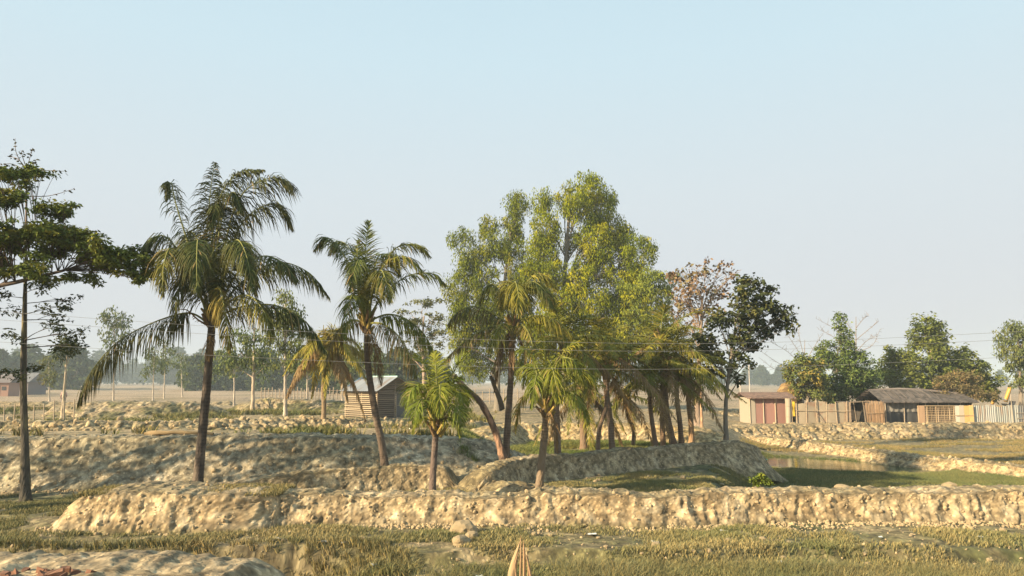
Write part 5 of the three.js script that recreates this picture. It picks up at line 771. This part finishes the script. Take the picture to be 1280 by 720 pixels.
// ---------------------------------------------------------------- small things on the ground
{ // broken bamboo stump with a dry sheath
  const d = 10.4, b = at(650, 718, d); b.y = gh(b.x, b.z); const t = thing('bamboo_stump', b, 'splintered tan bamboo stump with a curled dry sheath in the grass', 'stump'), loc = (x, y, z = 0) => at(x, y, d + z).sub(b), T = [.42, .27, .14];
  for (const [p, w] of [[[[650, 726], [651, 695], [651, 669]], .016], [[[655, 726], [655, 690], [654, 675]], .022], [[[660, 726], [660, 700], [658, 686]], .012], [[[664, 728], [661, 708], [657, 692]], .02], [[[646, 728], [644, 706], [648, 690]], .012]]) { const g = new GB(); g.tube(smooth(p.map((q, k) => loc(q[0], q[1], -.02 * k)), 12), u => lerp(w, .002, u * u), 5, (u, a) => mixc(T, [.30, .18, .10], noise(u * 9, a * 2)), .3); mesh('splinter', g.geo(), wood, t); }
  const g = new GB(); for (let j = 0; j <= 14; j++) for (let i = 0; i <= 8; i++) { const v = j / 14, a = (i / 8 - .5) * 2.2, w = .085 * Math.sin(Math.PI * clamp(.25 + v * .75)) * (1 - v * .3) * (1 + .25 * (noise(i * 1.1, v * 6) - .5)), q = loc(lerp(639, 651, v * v), lerp(738, 676, v) + 6 * (noise(i * .9, 3.3) - .5)).add(V(Math.sin(a) * w * .8, 0, -.04 + Math.cos(a) * w * .7)); g.v(q.x, q.y, q.z, mixc([.46, .32, .175], [.33, .22, .12], noise(i * .9, j * .5)), i * .02, v); } for (let j = 0; j < 14; j++) for (let i = 0; i < 8; i++) { const k = j * 9 + i; g.q(k, k + 1, k + 10, k + 9); } mesh('sheath', g.geo(), cloth, t);
}
const clodShapes = [];
for (let k = 0; k < 5; k++) { const g = new THREE.IcosahedronGeometry(1, 3), p = g.attributes.position, c = new Float32Array(p.count * 3); for (let i = 0; i < p.count; i++) { const x = p.getX(i), y = p.getY(i), z = p.getZ(i), s = .62 + .75 * fbm(x * 1.3 + 10 + k * 7, y * 1.3 + 10, z * 1.3 + 10, 3) + .12 * (fbm(x * 5 + 20, y * 5 + 20, z * 5 + 20 + k, 2) - .5); p.setXYZ(i, x * s, y * s * .72, z * s); c.set(mixc([.48, .38, .24], [.38, .29, .17], fbm(x * 2 + 5, y * 2 + 5, z * 2 + 9)), i * 3); } g.setAttribute('color', new THREE.BufferAttribute(c, 3)); g.computeVertexNormals(); clodShapes.push(g); }
function clod(px, py, d, r, label, group, y) { const p = at(px, py, d), m = mesh('clay_clod', clodShapes[Math.floor(h3(px, py, 3) * 5)], clodMat); m.position.set(p.x, (y ?? gh(p.x, -d)) + r * .25, -d); m.scale.set(r * (.8 + .5 * h3(px, 1, 1)), r * (.75 + .4 * h3(px, 2, 2)), r); m.rotation.y = h3(px, py, 5) * 6; tag(m, label, 'clod', group); return m; }
clod(580, 660, 13.7, .24, 'largest loose clay clod lying at the foot of the long bank'); clod(577, 678, 12.9, .15, 'clay clod just below the largest loose clod'); clod(590, 672, 13.3, .12, 'small clod touching the largest loose clod');
{ const rnd = seeded(300); for (let k = 0; k < 46; k++) { const px = 330 + 930 * rnd(), d = 12.2 + 1.7 * rnd(); clod(Math.round(px), 660 + k % 7, d, .03 + .055 * rnd() * rnd(), 'small loose clay clod in the grass below the long bank', 'clods scattered below the long bank'); }
  for (let k = 0; k < 34; k++) { const px = 1050 + 180 * rnd(), d = 16.3 + 1.0 * rnd(); clod(Math.round(px), 600 + k % 5, d, .09 + .09 * rnd(), 'pale clod in the heap behind the long bank at the pond', 'clods heaped behind the long bank', .08 + .26 * rnd()); }
  for (let k = 0; k < 26; k++) { const px = 690 + 230 * rnd(), d = 19 + 4 * rnd(); clod(Math.round(px), 590 + k % 9, d, .03 + .05 * rnd(), 'small clod lying on the floor below the receding bank', 'clods below the receding bank'); }
  for (let k = 0; k < 22; k++) { const px = 20 + 320 * rnd(), d = 15.6 + 3 * rnd(); clod(Math.round(px), 612 + k % 6, d, .03 + .05 * rnd(), 'small clod on the grass in front of the high bank', 'clods before the high bank'); } }
{ // broken bricks on the mound
  const rnd = seeded(310); for (let k = 0; k < 26; k++) { const x = -4.98 + .7 * rnd() * (k < 20 ? 1 : 1.5), z = -7.5 - .25 * rnd(), g = new THREE.BoxGeometry(.11, .055, .09, 2, 2, 2), p = g.attributes.position, s = .55 + .6 * rnd(); for (let i = 0; i < p.count; i++) { const f = 1 - .3 * h3(Math.round(p.getX(i) * 400) + k * 31, Math.round(p.getY(i) * 400), Math.round(p.getZ(i) * 400)); p.setXYZ(i, p.getX(i) * f, p.getY(i) * f, p.getZ(i) * f); } const n = g.toNonIndexed(); n.computeVertexNormals(); n.setAttribute('color', new THREE.BufferAttribute(new Float32Array(n.attributes.position.count * 3).map((_, i) => [.30, .15, .095][i % 3] * (.6 + .6 * ((k * 7) % 5) / 5)), 3)); const m = mesh('brick_piece', n, clodMat); m.scale.setScalar(s); m.position.set(x, .75 + .09 * rnd(), z); m.rotation.set(rnd() * 2 - 1, rnd() * 6, rnd() * 2 - 1); tag(m, 'broken red brick piece in the rubble on the bare mound', 'brick', 'broken bricks on the mound'); } 
  const m = boxPart('brick', scene, V(-4.5, .82, -7.55), V(.22, .07, .11), [.34, .17, .10], soil, [.1, .5, .12]); tag(m, 'whole flat brick lying on the rubble of the bare mound', 'brick'); }
{ // litter
  const rnd = seeded(320), sheet = (px, d, s, c, label, group) => { const p = at(px, 660, d), g = new GB(), n = 6; for (let j = 0; j <= n; j++) for (let i = 0; i <= n; i++) g.v((i / n - .5) * s * (1 + .3 * (noise(j * .7 + px, 1) - .5)), s * .22 * fbm(i * .5 + px, j * .5, 0, 3), (j / n - .5) * s * .6, c); for (let j = 0; j < n; j++) for (let i = 0; i < n; i++) { const a = j * (n + 1) + i; g.q(a, a + n + 1, a + n + 2, a + 1); } const m = mesh('plastic_scrap', g.geo(), cloth); m.position.set(p.x, gh(p.x, -d) + .02, -d); m.rotation.y = rnd() * 6; return tag(m, label, 'litter', group); };
  for (const [px, d] of [[972, 12.2], [818, 13.1], [468, 12.2], [420, 11.6], [445, 11.1], [1225, 13.2], [905, 14.0], [430, 12.9], [600, 11.2], [405, 13.0], [350, 13.2], [1100, 13.3], [740, 13.7]]) sheet(px, d, .09 + .09 * rnd(), [.66, .64, .58], 'white plastic scrap in the grass below the long bank', 'plastic scraps in the grass');
  const m = sheet(957, 34.5, .5, [.05, .42, .30], 'bright green plastic scrap at the pond edge'); m.position.y = -.86;
  const s = at(190, 542, 21), b = new GB(); b.tube(smooth([V(0, 0, 0), V(.6, .05, .05), V(1.3, .04, 0), V(1.9, .02, .1)], 16), u => .07 * (1 - .5 * u), 7, (u, a) => mixc([.56, .42, .24], [.44, .32, .18], noise(u * 20, a)), .5); const q = mesh('straw_bundle', b.geo(), clodMat); q.position.set(s.x, 1.28, -20.6); tag(q, 'long pale straw bundle lying on top of the high bank', 'straw'); }
// ---------------------------------------------------------------- grass and low plants
function tuft(h, n, lean, seed, w) {
  const rnd = seeded(seed), g = new GB();
  for (let k = 0; k < n; k++) {
    const a = rnd() * 6.283, r = rnd() * h * .35, L = h * (.5 + .7 * rnd()), x = Math.cos(a) * r, z = Math.sin(a) * r, l = lean * (.4 + rnd()), bx = Math.cos(a + rnd()) * l, bz = Math.sin(a + rnd()) * l, wx = -Math.sin(a) * w, wz = Math.cos(a) * w, v = .7 + .6 * rnd(), c = rnd() < .2 ? [1.8 * v, 1.5 * v, 1.2 * v] : [v, v, v];
    const A = g.v(x - wx, -.01, z - wz, c), B = g.v(x + wx, -.01, z + wz, c), C = g.v(x + bx * L * .4 + wx * .7, L * .6, z + bz * L * .4 + wz * .7, c), D = g.v(x + bx * L * .4 - wx * .7, L * .6, z + bz * L * .4 - wz * .7, c), E = g.v(x + bx * L, L * (1 - .25 * l), z + bz * L, c);
    g.q(A, B, C, D); g.t(D, C, E);
  }
  return g.geo();
}
function meadow(name, label, geo, count, seed, place, col) {
  const rnd = seeded(seed), spots = []; let guard = 0; while (spots.length < count && guard++ < count * 12) { const s = place(rnd); if (s) spots.push(s); }
  const im = new THREE.InstancedMesh(geo, grassMat, spots.length), m = new THREE.Matrix4(), q = new THREE.Quaternion(), e = new THREE.Euler(), c = new THREE.Color();
  spots.forEach(([x, z, s, y], i) => { e.set((rnd() - .5) * .3, rnd() * 6.283, (rnd() - .5) * .3); q.setFromEuler(e); m.compose(V(x, (y ?? gh(x, z)) - .005, z), q, V(s, s * (.75 + .5 * rnd()), s)); im.setMatrixAt(i, m); const k = col(x, z, rnd); c.setRGB(...k); im.setColorAt(i, c); });
  im.name = numbered(name); im.castShadow = im.receiveShadow = true; scene.add(im); return tag(im, label, 'grass', null, 'stuff');
}
const gcol = (a, b, k) => (x, z, rnd) => { const t = clamp(fbm(x * .8 + 3, z * .8, 0, 3) * 1.6 - .3 + (rnd() - .5) * .5); const v = .8 + .4 * rnd(); return mixc(a, b, t).map(q => q * v); };
const fan = (d0, d1, t0, t1) => rnd => { const d = Math.sqrt(lerp(d0 * d0, d1 * d1, rnd())), x = lerp(t0, t1, rnd()) * d; return [x, -d]; };
const TALL = tuft(.26, 9, .55, 1, .0045), SHORT = tuft(.075, 9, .8, 2, .0042), MID = tuft(.16, 10, .6, 3, .006);
meadow('tall_grass', 'tall olive grass in the foreground', TALL, 11000, 400, rnd => { const [x, z] = fan(8.6, 12.3, -.30, .78)(rnd), p = fbm(x * .7 + 2, z * .7, 0, 3), edge = sstep(-1.9, -.2, x) * (1 - sstep(11.6, 12.3, -z + .5 * (p - .5))); if (rnd() > edge * sstep(.34, .56, p + .06)) return; return [x, z, .28 + .75 * p * rnd() + .2 * p]; }, gcol([.11, .128, .05], [.195, .18, .085]));
meadow('short_grass', 'short dry grass on the ground before and behind the long bank', SHORT, 60000, 401, rnd => { const [x, z] = fan(10.5, 20, -.82, .80)(rnd), d = -z, p = fbm(x * .9 + 12, z * .9 + 3, 0, 3); if (d > 14.45 && d < 16 && x > -8.4) return; if (d > 14 && x > 5.2) return; if (d < 13.05 && x < -1.5 + 1.2 * p) return; if (rnd() > sstep(.40, .62, p - (d > 12 && d < 14.6 ? .05 : 0))) return; return [x, z, .4 + .9 * p * rnd() + .2]; }, gcol([.115, .13, .052], [.215, .19, .09]));
meadow('short_grass', 'thin shaded grass on the floor below the receding bank', SHORT, 16000, 411, rnd => { const [x, z] = fan(16, 27, .0, .33)(rnd), d = -z, p = fbm(x * .9 + 2, z * .9 + 8, 0, 3); if (d > 20 + (x / d - .06) * 24 || pondMask(x, d) > .6) return; if (rnd() > sstep(.34, .58, p)) return; return [x, z, .5 + .9 * p]; }, gcol([.10, .12, .045], [.17, .155, .07]));
meadow('ditch_grass', 'straggling straw and weeds hanging over the ditch edge', MID, 2000, 402, rnd => { const [x, z] = fan(11.6, 13.0, -.85, -.12)(rnd), p = fbm(x * 1.1, z * 1.1, 0, 3); if (rnd() > sstep(.3, .55, p)) return; return [x, z, .6 + .6 * p]; }, gcol([.10, .11, .04], [.21, .175, .08]));
meadow('bank_top_grass', 'thin grass growing on top of the long bank', SHORT, 2600, 403, rnd => { const x = lerp(-8.2, -4.4, rnd()), z = -14.97 - (rnd() - .5) * 1.3, p = fbm(x * 1.4, z * 1.4, 0, 3); if (rnd() > sstep(.35, .6, p)) return; return [x, z, .7 + .6 * p, .575]; }, gcol([.14, .135, .055], [.22, .185, .08]));
meadow('pond_grass', 'bright green water grass round the pond', MID, 38000, 404, rnd => { const [x, z] = fan(22, 46, .27, .80)(rnd), d = -z; if (pondMask(x, d) < .5) return; const y = gh(x, z), b = d + (x - 10) * .62; if (y < -1.03 || (b > 39.5)) return; const p = fbm(x * .6, z * .6, 0, 3); if (rnd() > sstep(.25, .5, p + .1)) return; return [x, z, .4 + .5 * p]; }, gcol([.095, .125, .042], [.165, .165, .062]));
meadow('field_grass', 'dry stubble grass in the field before the sheds', MID, 14000, 405, rnd => { const [x, z] = fan(30, 48, .26, .80)(rnd), d = -z, b = d + (x - 10) * .62; if (b < 41 || pondMask(x, d) < .5) return; const p = fbm(x * .35, z * .8, 0, 3); if (rnd() > sstep(.4, .6, p)) return; return [x, z, .5 + .4 * p]; }, gcol([.15, .14, .05], [.24, .19, .085]));
meadow('grove_grass', 'green grass on the floor among the grove palms', MID, 12000, 406, rnd => { const [x, z] = fan(21.5, 34, -.07, .22)(rnd), d = -z; if (d < 21 + (x / d + .05) * 25) return; const p = fbm(x * .5 + 9, z * .5, 0, 3); if (rnd() > sstep(.36, .6, p)) return; return [x, z, .6 + .9 * p]; }, gcol([.08, .13, .028], [.15, .15, .045]));
meadow('weed_patch', 'clumps of green weeds among the clod rows on the left', tuft(.35, 16, .7, 9, .014), 2400, 407, rnd => { const [x, z] = fan(24, 60, -.85, -.02)(rnd), p = fbm(x * .28 + 40, z * .28, 0, 3); if (rnd() > sstep(.56, .68, p)) return; return [x, z, .5 + .8 * p]; }, gcol([.085, .11, .035], [.17, .15, .05]));
// crumbled earth at the foot of the banks
function crumbs(name, label, seed, list) {
  const im = new THREE.InstancedMesh(crumbShape, clodMat, list.length), m = new THREE.Matrix4(), q = new THREE.Quaternion(), e = new THREE.Euler(), rnd = seeded(seed), c = new THREE.Color();
  list.forEach(([x, z, r, y], i) => { e.set(rnd() * 6, rnd() * 6, rnd() * 6); q.setFromEuler(e); m.compose(V(x, (y ?? gh(x, z)) + r * .2, z), q, V(r * (.8 + .6 * rnd()), r * (.6 + .4 * rnd()), r)); im.setMatrixAt(i, m); const v = .8 + .35 * rnd(); c.setRGB(v, v, v); im.setColorAt(i, c); });
  im.name = numbered(name); im.castShadow = im.receiveShadow = true; scene.add(im); return tag(im, label, 'soil', null, 'stuff');
}
const crumbShape = new THREE.IcosahedronGeometry(1, 1); { const p = crumbShape.attributes.position, c = new Float32Array(p.count * 3); for (let i = 0; i < p.count; i++) { const s = .7 + .5 * noise(p.getX(i) * 1.7 + 9, p.getY(i) * 1.7 + 9, p.getZ(i) * 1.7 + 9); p.setXYZ(i, p.getX(i) * s, p.getY(i) * s, p.getZ(i) * s); c.set([.56, .43, .26], i * 3); } crumbShape.setAttribute('color', new THREE.BufferAttribute(c, 3)); crumbShape.computeVertexNormals(); }
{
  const rnd = seeded(777), near = [], rear = [], floor = [];
  for (let k = 0; k < 3000; k++) { const x = lerp(-8.8, 12, rnd()), q = rnd(); if (fbm(x * 1.1, 4.4) < .36 + .25 * rnd() - .1) continue; near.push([x, -14.26 - .22 * clamp((x + 4.6) / 2) - .2 * clamp((x - 2) / 3) + .55 * q * q * (.4 + fbm(x * .7, 2.2)), .012 + .035 * rnd() * rnd()]); }
  for (let k = 0; k < 2600; k++) { const x = lerp(-16, -1.5, rnd()); rear.push([x, -19.1 - .1 * (x + 12) * .8 + .7 * rnd() * rnd(), .015 + .045 * rnd() * rnd()]); }
  for (let k = 0; k < 2600; k++) { const d = 10.4 + 9 * rnd(), x = lerp(-.8, .75, rnd()) * d; if (d > 14.4 && d < 16) continue; floor.push([x, -d, .01 + .022 * rnd() * rnd()]); }
  crumbs('bank_clods', 'small clods stuck in the face of the high bank', 4, rearClods); crumbs('bank_clods', 'small clods stuck in the face of the long bank', 5, nearClods); crumbs('bank_clods', 'clods strewn over the field banks', 6, fieldClods);
  crumbs('soil_crumbs', 'crumbled earth spilled along the foot of the long bank', 1, near); crumbs('soil_crumbs', 'crumbled earth along the foot of the high bank', 2, rear); crumbs('soil_crumbs', 'small crumbs of earth strewn over the grass', 3, floor);
}
tree('small_bush', { seed: 151, label: 'small bright yellow green bush on the bank beside the pond', category: 'bush', d: 15.4, base: [950, 608], by: .45, trunk: [[950, 604], [950, 600]], r: .02, leaf: .055, wide: .5, clump: .07, per: 22, c1: [.16, .20, .03], c2: [.12, .16, .03], c3: [.24, .24, .03], blobs: [[946, 601, 8, 5, 0], [955, 601, 8, 5, .05], [950, 597, 7, 4, 0]] });

renderer.render(scene, camera);
